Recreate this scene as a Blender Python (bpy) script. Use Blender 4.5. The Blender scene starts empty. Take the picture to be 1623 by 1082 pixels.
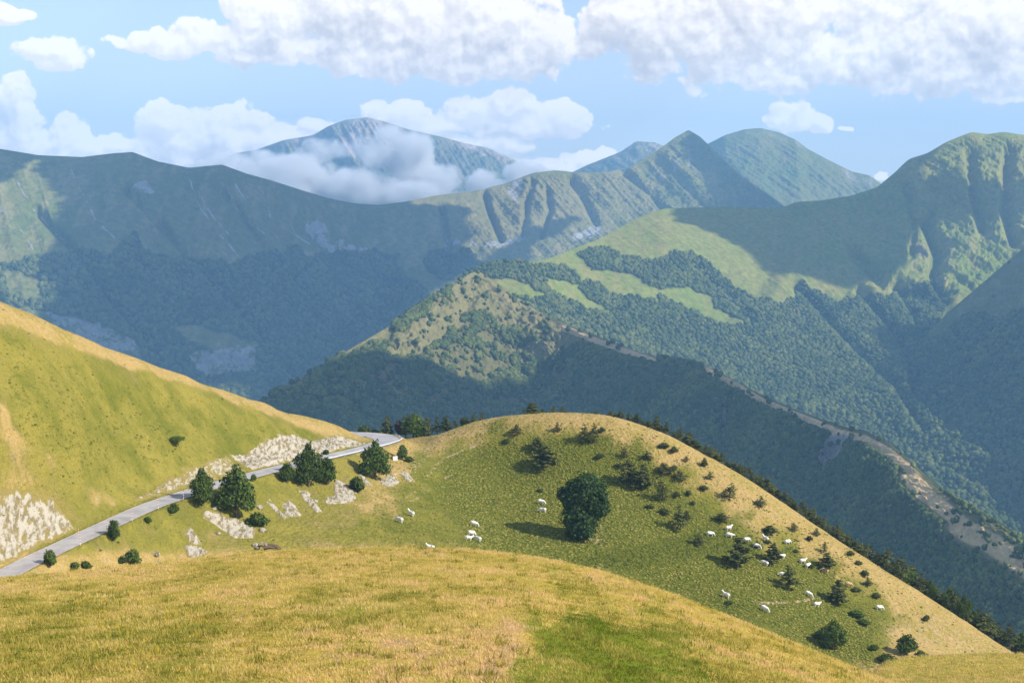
import bpy, math, random
import numpy as np
from mathutils import Vector

# ------------------------------------------------------------------ camera, light, sky, exposure
scn = bpy.context.scene
COL = scn.collection
W0, H0, F0 = 1623.0, 1082.0, 2230.0          # the photograph's size and focal length in its pixels
PY_HOR = 330.0                                # eye level in the photograph
PITCH = math.atan((H0/2 - PY_HOR)/F0)
cp, sp = math.cos(PITCH), math.sin(PITCH)

cam_d = bpy.data.cameras.new('camera'); cam = bpy.data.objects.new('camera', cam_d); COL.objects.link(cam)
cam_d.sensor_width = 36.0; cam_d.lens = 36.0*F0/W0
cam_d.clip_start = 0.5; cam_d.clip_end = 60000
cam.rotation_euler = (math.pi/2 - PITCH, 0, 0)
scn.camera = cam

SUN_EL, SUN_AZ = math.radians(36), math.radians(-22)     # azimuth from +X towards the viewer
SD = Vector((math.cos(SUN_EL)*math.cos(SUN_AZ), math.cos(SUN_EL)*math.sin(SUN_AZ), math.sin(SUN_EL)))
sun_d = bpy.data.lights.new('sun', 'SUN'); sun = bpy.data.objects.new('sun', sun_d); COL.objects.link(sun)
sun_d.energy = 4.6; sun_d.angle = math.radians(0.5); sun_d.color = (1.0, 0.93, 0.80)
sun.rotation_euler = SD.to_track_quat('Z', 'Y').to_euler()
scn.view_settings.view_transform = 'Standard'; scn.view_settings.look = 'None'
scn.view_settings.gamma = 1; scn.view_settings.exposure = 0.62; scn.view_settings.use_curve_mapping = False
scn.cycles.max_bounces = 4; scn.cycles.diffuse_bounces = 2; scn.cycles.glossy_bounces = 1
scn.cycles.transmission_bounces = 2; scn.cycles.volume_bounces = 3; scn.cycles.transparent_max_bounces = 8
scn.cycles.volume_step_rate = 1.0; scn.cycles.volume_max_steps = 64
scn.cycles.use_denoising = True
scn.cycles.sample_clamp_indirect = 4.0

def ray(px, py):
    vx, vy = (px - W0/2)/F0, -(py - H0/2)/F0
    y = cp + vy*sp
    return vx/y, (-sp + vy*cp)/y              # dx, dz per metre of depth
def at(px, py, D):
    a, b = ray(px, py)
    return np.array([a*D, D + 0*a, b*D]) if not np.isscalar(px) else np.array([a*D, float(D), b*D])
def project(X, Y, Z):
    d = Y*cp - Z*sp
    return W0/2 + F0*X/d, H0/2 - F0*(Y*sp + Z*cp)/d

# ------------------------------------------------------------------ small node helpers
class NT:
    def __init__(s, tree): s.t = tree; s.n = tree.nodes; s.l = tree.links; s.n.clear()
    def new(s, typ, **kw):
        nd = s.n.new(typ)
        for k, v in kw.items():
            if k.startswith('i_'): s.put(nd.inputs[k[2:].replace('_', ' ')], v)
            else: setattr(nd, k, v)
        return nd
    def put(s, sock, v):
        if isinstance(v, bpy.types.NodeSocket): s.l.new(v, sock)
        else: sock.default_value = v
    def m(s, op, a, b=None, c=None, clamp=False):
        nd = s.n.new('ShaderNodeMath'); nd.operation = op; nd.use_clamp = clamp
        s.put(nd.inputs[0], a)
        if b is not None: s.put(nd.inputs[1], b)
        if c is not None: s.put(nd.inputs[2], c)
        return nd.outputs[0]
    def vm(s, op, a, b=None, out=0):
        nd = s.n.new('ShaderNodeVectorMath'); nd.operation = op
        s.put(nd.inputs[0], a)
        if b is not None: s.put(nd.inputs[1], b)
        return nd.outputs[out]
    def noise(s, vec, scale, detail=4, rough=0.55, dist=0.0, lac=2.0, col=False):
        nd = s.n.new('ShaderNodeTexNoise'); s.l.new(vec, nd.inputs['Vector'])
        nd.inputs['Scale'].default_value = scale; nd.inputs['Detail'].default_value = detail
        nd.inputs['Roughness'].default_value = rough; nd.inputs['Distortion'].default_value = dist
        nd.inputs['Lacunarity'].default_value = lac
        return nd.outputs['Color' if col else 'Fac']
    def ramp(s, fac, a, b, lo=0.0, hi=1.0, smooth=True):
        nd = s.n.new('ShaderNodeMapRange'); nd.interpolation_type = 'SMOOTHSTEP' if smooth else 'LINEAR'
        nd.clamp = True
        s.put(nd.inputs[0], fac); s.put(nd.inputs[1], a); s.put(nd.inputs[2], b); s.put(nd.inputs[3], lo); s.put(nd.inputs[4], hi)
        return nd.outputs[0]
    def mix(s, fac, a, b, mode='MIX'):
        nd = s.n.new('ShaderNodeMix'); nd.data_type = 'RGBA'; nd.blend_type = mode
        s.put(nd.inputs[0], fac)
        for i, v in ((6, a), (7, b)):
            if isinstance(v, bpy.types.NodeSocket): s.l.new(v, nd.inputs[i])
            else: nd.inputs[i].default_value = (*v, 1) if len(v) == 3 else v
        return nd.outputs[2]
    def attr(s, name):
        nd = s.n.new('ShaderNodeAttribute'); nd.attribute_name = name; return nd.outputs['Fac']
    def acol(s, name):
        nd = s.n.new('ShaderNodeAttribute'); nd.attribute_name = name; return nd.outputs['Color']

# ------------------------------------------------------------------ sky and clouds (world)
wld = bpy.data.worlds.new('World'); scn.world = wld; wld.use_nodes = True
def azel(px, py):
    a, b = ray(px, py)
    return math.degrees(math.atan2(a, 1)), math.degrees(math.atan2(b, math.hypot(a, 1)))
D2P = F0*math.pi/180                                     # photo pixels per degree
CL = [ # (cx, cy, rx, ry) in photo pixels, turned into azimuth/elevation below
 (450,20,95,50),(560,25,130,75),(660,50,130,70),(760,50,130,72),(830,65,85,65),(880,70,40,30),(620,95,110,28),(770,105,90,25),
 (215,66,50,15),(290,68,75,24),(345,60,60,32),(380,88,60,20),(420,62,60,25),(470,82,65,24),(515,72,28,12),
 (985,30,75,70),(1060,50,90,80),(1150,70,110,75),(1240,75,95,75),(1300,95,55,45),(1270,20,80,40),(1130,5,190,45),(1240,135,70,14),
 (1375,25,60,60),(1410,80,80,62),(1500,50,110,90),(1590,60,110,100),(1500,120,130,42),(1610,110,110,45),(1600,158,50,9),
 (75,86,48,27),(15,25,30,14),(20,150,34,34),(25,195,42,50),(15,225,70,34),(60,232,50,24),(112,215,32,36),(112,240,60,24),
 (265,190,48,30),(300,205,80,42),(355,200,50,30),(393,188,36,28),(340,232,150,36),(250,240,120,30),(430,220,70,26),(498,198,34,13),
 (600,172,26,22),(640,185,45,24),(700,196,60,18),(760,180,70,28),(805,168,50,24),(870,186,60,28),(905,192,38,26),(840,205,110,15),(800,232,52,12),(740,222,60,9),
 (880,262,90,16),(950,258,60,18),(820,268,60,18),(905,246,26,12),(700,260,90,20),
 (1225,190,26,13),(1262,186,30,26),(1290,196,24,20),(1332,205,9,5),(1390,281,14,9)]
CEL = []
for cx, cy, rx, ry in CL:
    a, e = azel(cx, cy); CEL.append((a, e, rx/D2P, ry/D2P))
# the rest of the sky, beyond the frame
rs = random.Random(4)
for i in range(8):
    a = rs.choice((-1, 1))*rs.uniform(27, 80); CEL.append((a, rs.uniform(3, 13), rs.uniform(3, 7), rs.uniform(1, 2.6)))

grp = bpy.data.node_groups.new('cloud_field', 'ShaderNodeTree')
grp.interface.new_socket('P', in_out='INPUT', socket_type='NodeSocketVector')
grp.interface.new_socket('Q', in_out='OUTPUT', socket_type='NodeSocketFloat')
g = NT(grp); gi = g.new('NodeGroupInput'); go = g.new('NodeGroupOutput')
wn = g.vm('SUBTRACT', g.noise(gi.outputs[0], 0.8, 3, 0.5, col=True), (0.5, 0.5, 0.5))
wv = g.vm('MULTIPLY', wn, (1.5, 1.0, 0))
p2 = g.vm('ADD', gi.outputs[0], wv)
acc = None
for a, e, rx, ry in CEL:
    d = g.vm('SUBTRACT', p2, (a, e, 0.0)); d = g.vm('MULTIPLY', d, (1/rx, 1/ry, 0))
    q = g.vm('DOT_PRODUCT', d, d, out=1)
    if acc is None: acc = q
    else:
        nd = g.new('ShaderNodeMath', operation='SMOOTH_MIN'); g.put(nd.inputs[0], acc); g.put(nd.inputs[1], q); nd.inputs[2].default_value = 0.35
        acc = nd.outputs[0]
nz = g.noise(gi.outputs[0], 0.62, 9, 0.52)
s = g.m('SUBTRACT', 1.0, acc)
s = g.m('MAXIMUM', s, -2.0)
def bil_(sc, rnd):
    v_ = g.new('ShaderNodeTexVoronoi', feature='F1'); g.put(v_.inputs['Vector'], g.vm('ADD', gi.outputs[0], g.vm('MULTIPLY', wn, (1.2/sc**0.5, 1.2/sc**0.5, 0)))); v_.inputs['Scale'].default_value = sc; v_.voronoi_dimensions = '2D'
    return v_.outputs['Distance']
s = g.m('ADD', s, g.m('MULTIPLY', g.m('SUBTRACT', nz, 0.48), 2.5))
s = g.m('ADD', s, g.m('MULTIPLY', g.m('SUBTRACT', 0.45, bil_(0.7, 1)), 0.8))
s = g.m('ADD', s, g.m('MULTIPLY', g.m('SUBTRACT', 0.45, bil_(1.9, 1)), 0.42))
s = g.m('ADD', s, g.m('MULTIPLY', g.m('SUBTRACT', 0.45, bil_(4.6, 1)), 0.22))
g.put(go.inputs[0], s)

def n_rgb_(n, v):
    c = n.new('ShaderNodeCombineXYZ')
    for i in range(3): n.put(c.inputs[i], v)
    return c.outputs[0]
w = NT(wld.node_tree)
wld.cycles.sampling_method = 'MANUAL'; wld.cycles.sample_map_resolution = 256
tc = w.new('ShaderNodeTexCoord'); sep = w.new('ShaderNodeSeparateXYZ'); w.l.new(tc.outputs['Generated'], sep.inputs[0])
sx, sy, sz = sep.outputs
az = w.m('MULTIPLY', w.m('ARCTAN2', sx, sy), 180/math.pi)
el = w.m('MULTIPLY', w.m('ARCSINE', sz), 180/math.pi)
cmb = w.new('ShaderNodeCombineXYZ'); w.put(cmb.inputs[0], az); w.put(cmb.inputs[1], el); P = cmb.outputs[0]
def fld(vec):
    nd = w.new('ShaderNodeGroup'); nd.node_tree = grp; w.put(nd.inputs[0], vec); return nd.outputs[0]
q0 = fld(P)
q1 = fld(w.vm('ADD', P, (0.14, 0.30, 0)))
q2 = fld(w.vm('ADD', P, (0.45, 1.15, 0)))
alpha = w.ramp(q0, -0.02, 0.30)
# sunlit on the upper right side of every billow, grey deep inside and below
lit = w.m('SUBTRACT', q0, q1)
li = w.ramp(lit, -0.32, 0.36, 0.0, 1.0, smooth=False)
core = w.ramp(q2, 0.0, 1.9, 1.0, 0.0)
br = w.m('ADD', w.m('MULTIPLY', li, 0.50), w.m('MULTIPLY', core, 0.55), clamp=True)
ccol = w.mix(br, (1.0, 0.97, 1.0), (1.92, 1.78, 1.64)); ccol = w.vm('MULTIPLY', ccol, n_rgb_(w, w.ramp(el, 2.0, 8.0, 0.88, 0.76)))
def nsky():
    sky = w.new('ShaderNodeTexSky', sky_type='NISHITA', sun_disc=False)
    sky.sun_elevation = SUN_EL; sky.sun_rotation = math.radians(90) - SUN_AZ
    sky.altitude = 1600; sky.air_density = 1.0; sky.dust_density = 0.6; sky.ozone_density = 1.5
    hz = w.ramp(el, 0.0, 11.0, 0.80, 0.25)
    c = w.mix(hz, w.vm('MULTIPLY', sky.outputs[0], (1.05, 0.95, 1.0)), (3.35, 3.75, 4.15))
    return w.mix(w.ramp(el, -6.0, -0.5, 1.0, 0.0), c, (0.6, 0.8, 1.0))
SKYS = 0.15
skyc = nsky()
# cloud radiance is written as it is seen, so divide by the background strength
cl2 = w.vm('MULTIPLY', ccol, (1/SKYS*0.66,)*3)
fin = w.mix(alpha, skyc, cl2)
bg = w.new('ShaderNodeBackground'); w.put(bg.inputs[0], fin); bg.inputs[1].default_value = SKYS
bg2 = w.new('ShaderNodeBackground'); w.put(bg2.inputs[0], nsky()); bg2.inputs[1].default_value = SKYS
gate = w.m('MULTIPLY', w.m('MULTIPLY', w.m('GREATER_THAN', el, -1.5), w.m('LESS_THAN', el, 15.0)), w.m('LESS_THAN', w.m('ABSOLUTE', az), 85.0))
mx = w.new('ShaderNodeMixShader'); w.put(mx.inputs[0], gate); w.l.new(bg2.outputs[0], mx.inputs[1]); w.l.new(bg.outputs[0], mx.inputs[2])
wo = w.new('ShaderNodeOutputWorld'); w.l.new(mx.outputs[0], wo.inputs[0])

# ------------------------------------------------------------------ numpy noise
_rng = np.random.RandomState(11)
_T = _rng.rand(512, 512).astype(np.float32)
def vnoise(x, y, seed=0):
    x = np.asarray(x, np.float64) + seed*17.37; y = np.asarray(y, np.float64) + seed*31.91
    xi = np.floor(x).astype(np.int64); yi = np.floor(y).astype(np.int64); fx = x - xi; fy = y - yi
    fx = fx*fx*fx*(fx*(fx*6-15)+10); fy = fy*fy*fy*(fy*(fy*6-15)+10)
    a = _T[yi & 511, xi & 511]; b = _T[yi & 511, (xi+1) & 511]; c = _T[(yi+1) & 511, xi & 511]; d = _T[(yi+1) & 511, (xi+1) & 511]
    return (a*(1-fx)+b*fx)*(1-fy) + (c*(1-fx)+d*fx)*fy
def fbm(x, y, octv=4, seed=0, gain=0.5):
    s = 0; a = 1.0; t = 0
    for o in range(octv):
        s = s + a*(vnoise(x, y, seed+o*7)-0.5)*2; t += a; a *= gain; x = x*2.03; y = y*2.03
    return s/t
def ridged(x, y, octv=4, seed=0, gain=0.5):
    s = 0; a = 1.0; t = 0
    for o in range(octv):
        s = s + a*(1-np.abs(vnoise(x, y, seed+o*7)*2-1)); t += a; a *= gain; x = x*2.03; y = y*2.03
    return s/t
def sstep(a, b, x):
    t = np.clip((x-a)/(b-a), 0, 1); return t*t*(3-2*t)
def sdpoly(x, y, poly):
    """signed distance, positive inside"""
    poly = np.asarray(poly, float); n = len(poly); d = np.full(x.shape, 1e18); ins = np.zeros(x.shape, bool)
    for i in range(n):
        ax, ay = poly[i]; bx, by = poly[(i+1) % n]
        ex, ey = bx-ax, by-ay; L = ex*ex+ey*ey+1e-12
        t = np.clip(((x-ax)*ex+(y-ay)*ey)/L, 0, 1)
        d = np.minimum(d, (x-ax-t*ex)**2+(y-ay-t*ey)**2)
        c = ((ay > y) != (by > y))
        with np.errstate(divide='ignore', invalid='ignore'):
            xi = ax+(y-ay)*ex/(ey if ey != 0 else 1e-12)
        ins ^= c & (x < xi)
    d = np.sqrt(d); return np.where(ins, d, -d)

# ------------------------------------------------------------------ mesh building
def add_obj(name, verts, faces, mat=None, parent=None, smooth=True, attrs=None, fattrs=None, cols=None):
    me = bpy.data.meshes.new(name)
    verts = np.ascontiguousarray(verts, np.float32); faces = np.ascontiguousarray(faces, np.int32)
    nf, k = faces.shape
    me.vertices.add(len(verts)); me.vertices.foreach_set('co', verts.ravel())
    me.loops.add(nf*k); me.loops.foreach_set('vertex_index', faces.ravel())
    me.polygons.add(nf); me.polygons.foreach_set('loop_start', np.arange(0, nf*k, k, dtype=np.int32))
    if smooth: me.polygons.foreach_set('use_smooth', np.ones(nf, bool))
    else: me.polygons.foreach_set('use_smooth', np.zeros(nf, bool))
    for k2, v in (attrs or {}).items():
        a = me.attributes.new(k2, 'FLOAT', 'POINT'); a.data.foreach_set('value', np.ascontiguousarray(v, np.float32).ravel())
    for k2, v in (fattrs or {}).items():
        a = me.attributes.new(k2, 'FLOAT', 'FACE'); a.data.foreach_set('value', np.ascontiguousarray(v, np.float32).ravel())
    me.update(calc_edges=True)
    if mat: me.materials.append(mat)
    o = bpy.data.objects.new(name, me); COL.objects.link(o)
    if parent: o.parent = parent
    return o
def grid_faces(nu, nv):
    i = np.arange((nv-1)*nu).reshape(nv-1, nu)[:, :-1].ravel()
    return np.stack([i, i+nu, i+nu+1, i+1], 1)
def tag(o, label=None, cat=None, group=None, kind=None):
    if label: o['label'] = label
    if cat: o['category'] = cat
    if group: o['group'] = group
    if kind: o['kind'] = kind
    return o
def empty(name, loc, rz=0.0):
    o = bpy.data.objects.new(name, None); COL.objects.link(o); o.location = [float(c) for c in loc]; o.rotation_euler = (0, 0, rz)
    o.empty_display_size = 0.5
    return o
def interp_line(px, line):
    l = sorted(line); xs = [p[0] for p in l]
    return [np.interp(px, xs, [p[i] for p in l]) for i in range(1, len(l[0]))]
def gsmooth(a, sig):
    if sig <= 0: return a
    r = int(3*sig); k = np.exp(-0.5*(np.arange(-r, r+1)/sig)**2); k /= k.sum()
    p = np.concatenate([2*a[0]-a[r:0:-1], a, 2*a[-1]-a[-2:-r-2:-1]])
    return np.convolve(p, k, 'valid')

def loft(crest, rows, nu, seg, back=((60, 8), (200, 90), (700, 480), (1500, 1200)), smooth_px=2.0):
    """crest: (px,py,D); rows: dict(line=[(px,py[,D])], k=slope or [(px,k)]); seg: cells per row gap.
    Returns world coordinates as arrays (nv, nu) plus each vertex' row number."""
    u = np.linspace(0, 1, nu)
    def row_xy(line):
        xs = [p[0] for p in line]; a, b = min(xs), max(xs); px = a+(b-a)*u
        v = interp_line(px, line); sg = smooth_px*nu/(b-a)
        return px, [gsmooth(q, sg) for q in v]
    px, (py, D) = row_xy(crest)
    R = []; a, b = ray(px, py); c0 = np.stack([a*D, D, b*D], 1); t0 = -b
    for bd, dr in reversed(back): R.append(c0*((D+bd)/D)[:, None]*[1, 1, 0] + np.stack([0*D, 0*D, c0[:, 2]-dr], 1))
    nb = len(R); R.append(c0); D0 = D
    for r in rows:
        pxr, v = row_xy(r['line']); a, b = ray(pxr, v[0]); t = -b
        if len(v) > 1: Dr = v[1]
        else:
            k = r['k']; k = interp_line(pxr, k)[0] if isinstance(k, (list, tuple)) else k
            Dr = D0*(k+t0)/(k+t)
        R.append(np.stack([a*Dr, Dr, b*Dr], 1)); D0, t0 = Dr, t
    R = np.array(R); out = []; vv = []
    n = len(R)
    for i in range(n-1):
        m = 5 if i < nb else (seg[i-nb] if isinstance(seg, (list, tuple)) else seg)
        p0, p1, p2, p3 = R[max(i-1, 0)], R[i], R[i+1], R[min(i+2, n-1)]
        if i == nb: p0 = 2*p1-p2
        if i == nb-1: p3 = 2*p2-p1
        # tangents limited to keep the surface from overshooting
        d1 = p2-p1
        m1 = 0.5*(p2-p0); m2 = 0.5*(p3-p1)
        L1 = np.linalg.norm(d1, axis=1)[:, None]
        for mm in (m1, m2):
            Lm = np.linalg.norm(mm, axis=1)[:, None]; mm *= np.minimum(1, 1.3*L1/(Lm+1e-9))
        for j in range(m + (1 if i == n-2 else 0)):
            s = j/m; h00 = 2*s**3-3*s**2+1; h10 = s**3-2*s**2+s; h01 = -2*s**3+3*s**2; h11 = s**3-s**2
            out.append(h00*p1+h10*m1+h01*p2+h11*m2); vv.append(i-nb+s)
    G = np.array(out); V = np.repeat(np.array(vv)[:, None], nu, 1); U = np.repeat(u[None], len(out), 0)
    return G, U, V
# ------------------------------------------------------------------ materials of the terrain
def new_mat(name):
    m = bpy.data.materials.new(name); m.use_nodes = True; return m, NT(m.node_tree)
def finish(n, col, rough=0.9, bump=None, bs=0.5, bd=1.0, spec=0.15, nrm=None):
    b = n.new('ShaderNodeBsdfPrincipled'); n.put(b.inputs['Base Color'], col if isinstance(col, bpy.types.NodeSocket) else (*col, 1))
    n.put(b.inputs['Roughness'], rough); b.inputs['Specular IOR Level'].default_value = spec
    if bump is not None:
        bp = n.new('ShaderNodeBump'); bp.inputs['Strength'].default_value = bs; bp.inputs['Distance'].default_value = bd
        n.put(bp.inputs['Height'], bump); n.l.new(bp.outputs[0], b.inputs['Normal'])
    o = n.new('ShaderNodeOutputMaterial'); n.l.new(b.outputs[0], o.inputs[0]); return b
def mountain_mat(name, grass, grass2, dry, rock, forest, sc=1.0):
    m, n = new_mat(name)
    geo = n.new('ShaderNodeNewGeometry'); P = geo.outputs['Position']
    big = n.noise(P, 0.0035*sc, 5, 0.6); med = n.noise(P, 0.02*sc, 6, 0.65); fin = n.noise(P, 0.09*sc, 5, 0.7)
    st = n.vm('MULTIPLY', P, (1.0, 0.25, 0.25)); streak = n.noise(st, 0.02*sc, 6, 0.65, 0.4)
    c = n.mix(n.ramp(big, 0.35, 0.65), grass, grass2)
    c = n.mix(n.m('MULTIPLY', n.ramp(med, 0.5, 0.75), 0.55), c, dry)
    c = n.mix(n.m('MULTIPLY', n.ramp(streak, 0.46, 0.66), 0.8), c, dry)
    c = n.mix(n.attr('dry'), c, dry); c = n.mix(n.ramp(n.attr('dry'), 0.85, 0.98), c, (0.52, 0.37, 0.19))
    rk = n.m('ADD', n.attr('rock'), n.m('MULTIPLY', n.m('SUBTRACT', n.m('ADD', n.m('MULTIPLY', fin, 0.6), n.m('MULTIPLY', streak, 0.7)), 0.65), 1.4))
    rockc = n.mix(n.ramp(fin, 0.3, 0.7), rock, tuple(x*0.7 for x in rock))
    c = n.mix(n.ramp(rk, 0.42, 0.62), c, rockc)
    c = n.mix(n.attr('forest'), c, forest)
    vr = n.ramp(n.noise(P, 0.05*sc, 4, 0.7), 0.25, 0.75, 0.62, 1.35, smooth=False)
    c = n.vm('MULTIPLY', c, n_rgb(n, vr))
    h = n.m('ADD', n.m('MULTIPLY', med, 10/sc), n.m('MULTIPLY', fin, 3/sc))
    finish(n, c, 0.95, h, 0.55, 1.0, 0.05)
    return m
def n_rgb(n, v):
    c = n.new('ShaderNodeCombineXYZ')
    for i in range(3): n.put(c.inputs[i], v)
    return c.outputs[0]
M_FAR = mountain_mat('alpine_grass', (0.10, 0.14, 0.032), (0.14, 0.155, 0.042), (0.19, 0.165, 0.06), (0.36, 0.32, 0.28), (0.018, 0.034, 0.010), 0.8)
M_LEFTM = mountain_mat('long_ridge_grass', (0.11, 0.135, 0.032), (0.16, 0.16, 0.05), (0.25, 0.21, 0.09), (0.36, 0.35, 0.33), (0.016, 0.030, 0.010), 0.8)  # plain grass and rock colours for the whole long ridge
M_SUMMIT = mountain_mat('summit_rock', (0.085, 0.12, 0.035), (0.15, 0.14, 0.06), (0.30, 0.24, 0.16), (0.50, 0.40, 0.34), (0.018, 0.032, 0.010), 0.6)
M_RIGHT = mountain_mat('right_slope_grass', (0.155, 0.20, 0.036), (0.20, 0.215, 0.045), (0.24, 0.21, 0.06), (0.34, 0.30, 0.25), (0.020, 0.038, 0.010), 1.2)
M_RIDGE = mountain_mat('ridge_grass', (0.085, 0.11, 0.025), (0.12, 0.13, 0.036), (0.21, 0.18, 0.08), (0.34, 0.31, 0.29), (0.018, 0.032, 0.009), 2.5)  # grass and dry tones lowered in place of shade on the ridge cap
PATCH = {}
def poly_mask(G, polys, soft=6, wob=8, wsc=0.04, seed=3):
    px, py = project(G[..., 0], G[..., 1], G[..., 2]); m = np.zeros(px.shape)
    wx = fbm(px*wsc, py*wsc, 4, seed)*wob; wy = fbm(px*wsc+50, py*wsc, 4, seed+9)*wob
    for p in polys:
        d = sdpoly(px+wx, py+wy, p); m = np.maximum(m, sstep(-soft, soft, d))
    return m
def line_mask(G, lines, w=2.0, wob=4, wsc=0.03, nobreak=False):
    px, py = project(G[..., 0], G[..., 1], G[..., 2]); m = np.zeros(px.shape)
    wx = fbm(px*wsc, py*wsc, 3, 5)*wob
    for l in lines:
        ww = w
        if isinstance(l, tuple): ww, l = l
        best = np.full(px.shape, 1e9)
        for (ax, ay), (bx, by) in zip(l[:-1], l[1:]):
            ex, ey = bx-ax, by-ay; t = np.clip(((px+wx-ax)*ex+(py-ay)*ey)/(ex*ex+ey*ey), 0, 1)
            best = np.minimum(best, np.hypot(px+wx-ax-t*ex, py-ay-t*ey))
        brk = 1.0 if nobreak else 0.45+0.55*sstep(-0.15, 0.25, fbm(px*0.07+best*0.3, py*0.07, 3, 19)); m = np.maximum(m, brk*sstep(ww*1.4, ww*0.3, best))
    return m
def put_patch(name, G, U, V, mat, masks, label=None):
    nv, nu = G.shape[:2]
    o = add_obj(name, G.reshape(-1, 3), grid_faces(nu, nv), mat, attrs={k: masks.get(k, np.zeros((nv, nu))) for k in ('forest', 'rock', 'dry')})
    tag(o, kind='structure', label=label)
    PATCH[name] = (G, U, V, masks); return o
def gully(G, V, amp, lx, lz, skew=0.0, seed=1, taper=0.35, fine=0.25):
    """push the slope in and out along lines that run down it"""
    X, Z = G[..., 0], G[..., 2]; Y = G[..., 1]
    a = (X + skew*Z + 0.25*(Y-Y.mean()))/lx
    w = fbm(a*0.7, Z/lz*0.6, 3, seed+40)*0.5
    r = ridged(a+w, Z/lz, 4, seed, 0.5) - 0.55 + fine*fbm(X/lx*5, Z/lx*5+Y/lx*2, 4, seed+5)
    tp = sstep(0, taper, V)*np.where(V < 0, 0, 1)
    G[..., 1] -= amp*0.6*r*tp; G[..., 2] += amp*0.8*r*tp
    return r

# far summit with cloud in front of it
G, U, V = loft([(150,330,12500),(330,268,12500),(370,243,12400),(405,238,12300),(450,222,12200),(475,218,12200),(497,214,12100),(520,200,12000),(548,190,12000),(583,186,12000),(610,193,12000),(650,206,12000),(700,217,12050),(740,228,12100),(775,235,12150),(800,247,12200),(835,262,12300),(900,290,12400),(1000,330,12400)],
 [dict(line=[(100,380),(1050,380)], k=0.75), dict(line=[(100,470),(1050,470)], k=0.6)], 700, [220, 30], smooth_px=1.5)
gully(G, V, 110, 190, 1200, 0.35, 3, 0.12)
gully(G, V, 40, 60, 700, 0.35, 33, 0.06)
rk = poly_mask(G, [[(520,150),(650,150),(640,215),(600,240),(560,260),(520,225),(470,225),(400,235),(400,210),(500,205)], [(700,180),(860,200),(860,262),(800,262),(760,244),(690,226)]], 10, 16)*0.5
put_patch('far_summit', G, U, V, M_SUMMIT, {'rock': rk, 'dry': rk*0.8})

# little far peak between the two ranges
G, U, V = loft([(850,300,11500),(930,262,11500),(985,240,11400),(1008,224,11400),(1040,226,11400),(1070,240,11400),(1150,290,11500)],
 [dict(line=[(820,340),(1200,340)], k=0.6)], 200, 80)
gully(G, V, 70, 160, 500, 0.3, 9, 0.12)
put_patch('far_peak', G, U, V, M_SUMMIT, {'rock': poly_mask(G, [[(960,200),(1070,200),(1050,250),(1000,245)]], 10, 8)*0.5})

# rounded mountain right of the pyramid
G, U, V = loft([(1000,300,9800),(1100,245,9800),(1122,228,9700),(1150,214,9600),(1180,205,9600),(1205,203,9600),(1235,210,9600),(1262,222,9500),(1280,236,9500),(1310,252,9450),(1350,272,9400),(1378,278,9350),(1395,290,9300),(1450,330,9300),(1520,380,9300)],
 [dict(line=[(980,340),(1560,420)], k=0.6), dict(line=[(980,420),(1560,480)], k=0.5)], 500, [180, 20])
gully(G, V, 45, 170, 1400, 0.7, 21, 0.25)
gully(G, V, 16, 50, 700, 0.7, 22, 0.1)
put_patch('round_mountain', G, U, V, M_FAR, {'rock': poly_mask(G, [[(1120,230),(1150,212),(1205,198),(1270,225),(1285,245),(1255,232),(1215,212),(1160,220)], [(1330,262),(1400,285),(1385,300),(1340,282)]], 6, 8)*0.42 + 0.05, 'dry': poly_mask(G, [[(1280,240),(1400,290),(1380,330),(1250,330)]], 30, 10)*0.35})

# the long ridge: dark mountain on the left, saddle, spurs, pyramid peak
crest = [(-260,262,5400),(-100,225,5400),(0,236,5500),(60,246,5550),(130,249,5600),(180,243,5650),(210,241,5700),(250,256,5750),(300,266,5800),(330,263,5850),(352,261,5900),(390,275,6000),(430,286,6100),(480,302,6300),(520,314,6450),(560,322,6600),(600,325,6800),(640,320,6900),(690,310,7000),(750,303,7150),(800,291,7250),(845,274,7300),(880,270,7350),(930,274,7350),(965,272,7350),(1000,264,7400),(1040,240,7500),(1070,218,7560),(1091,206,7600),(1110,217,7560),(1140,246,7450),(1180,283,7250),(1215,306,7100),(1245,328,7000),(1320,380,6700)]
G, U, V = loft(crest, [
 dict(line=[(-260,400),(0,396),(300,400),(560,405),(700,385),(760,382),(900,372),(1000,345),(1090,330),(1245,345),(1320,390)], k=[(-260,.65),(500,.62),(700,.5),(900,.55),(1090,.7),(1240,.6)]),
 dict(line=[(-260,480),(0,480),(300,510),(560,470),(700,415),(800,405),(1000,400),(1320,430)], k=[(-260,.55),(500,.5),(700,.35),(1300,.4)]),
 dict(line=[(-260,570),(0,560),(250,640),(430,650),(560,560),(700,475),(800,440),(1000,440),(1320,460)], k=[(-260,.5),(500,.55),(700,.4),(1300,.4)])],
 1150, [230, 110, 90], smooth_px=1.5)
px, py = project(G[..., 0], G[..., 1], G[..., 2])
amp = np.interp(px, [-200, 300, 600, 690, 760, 1000, 1090, 1240], [30, 30, 16, 22, 55, 60, 75, 50])
gully(G, V, amp, 170, 2600, 0.40, 5, 0.22, 0.18)
gully(G, V, amp*0.30, 42, 900, 0.40, 45, 0.10, 0.3)
X_, Z_ = G[..., 0], G[..., 2]
def dent(G, pts, w, depth):
    """a ravine cut along a polyline drawn in photo pixels on the finished slope"""
    px, py = project(G[..., 0], G[..., 1], G[..., 2]); best = np.full(px.shape, 1e9)
    for (ax, ay), (bx, by) in zip(pts[:-1], pts[1:]):
        ex, ey = bx-ax, by-ay; t = np.clip(((px-ax)*ex+(py-ay)*ey)/(ex*ex+ey*ey), 0, 1)
        best = np.minimum(best, np.hypot(px-ax-t*ex, py-ay-t*ey))
    f = np.exp(-(best/w)**2)*depth; G[..., 1] += f*0.7; G[..., 2] -= f*0.7
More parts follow.
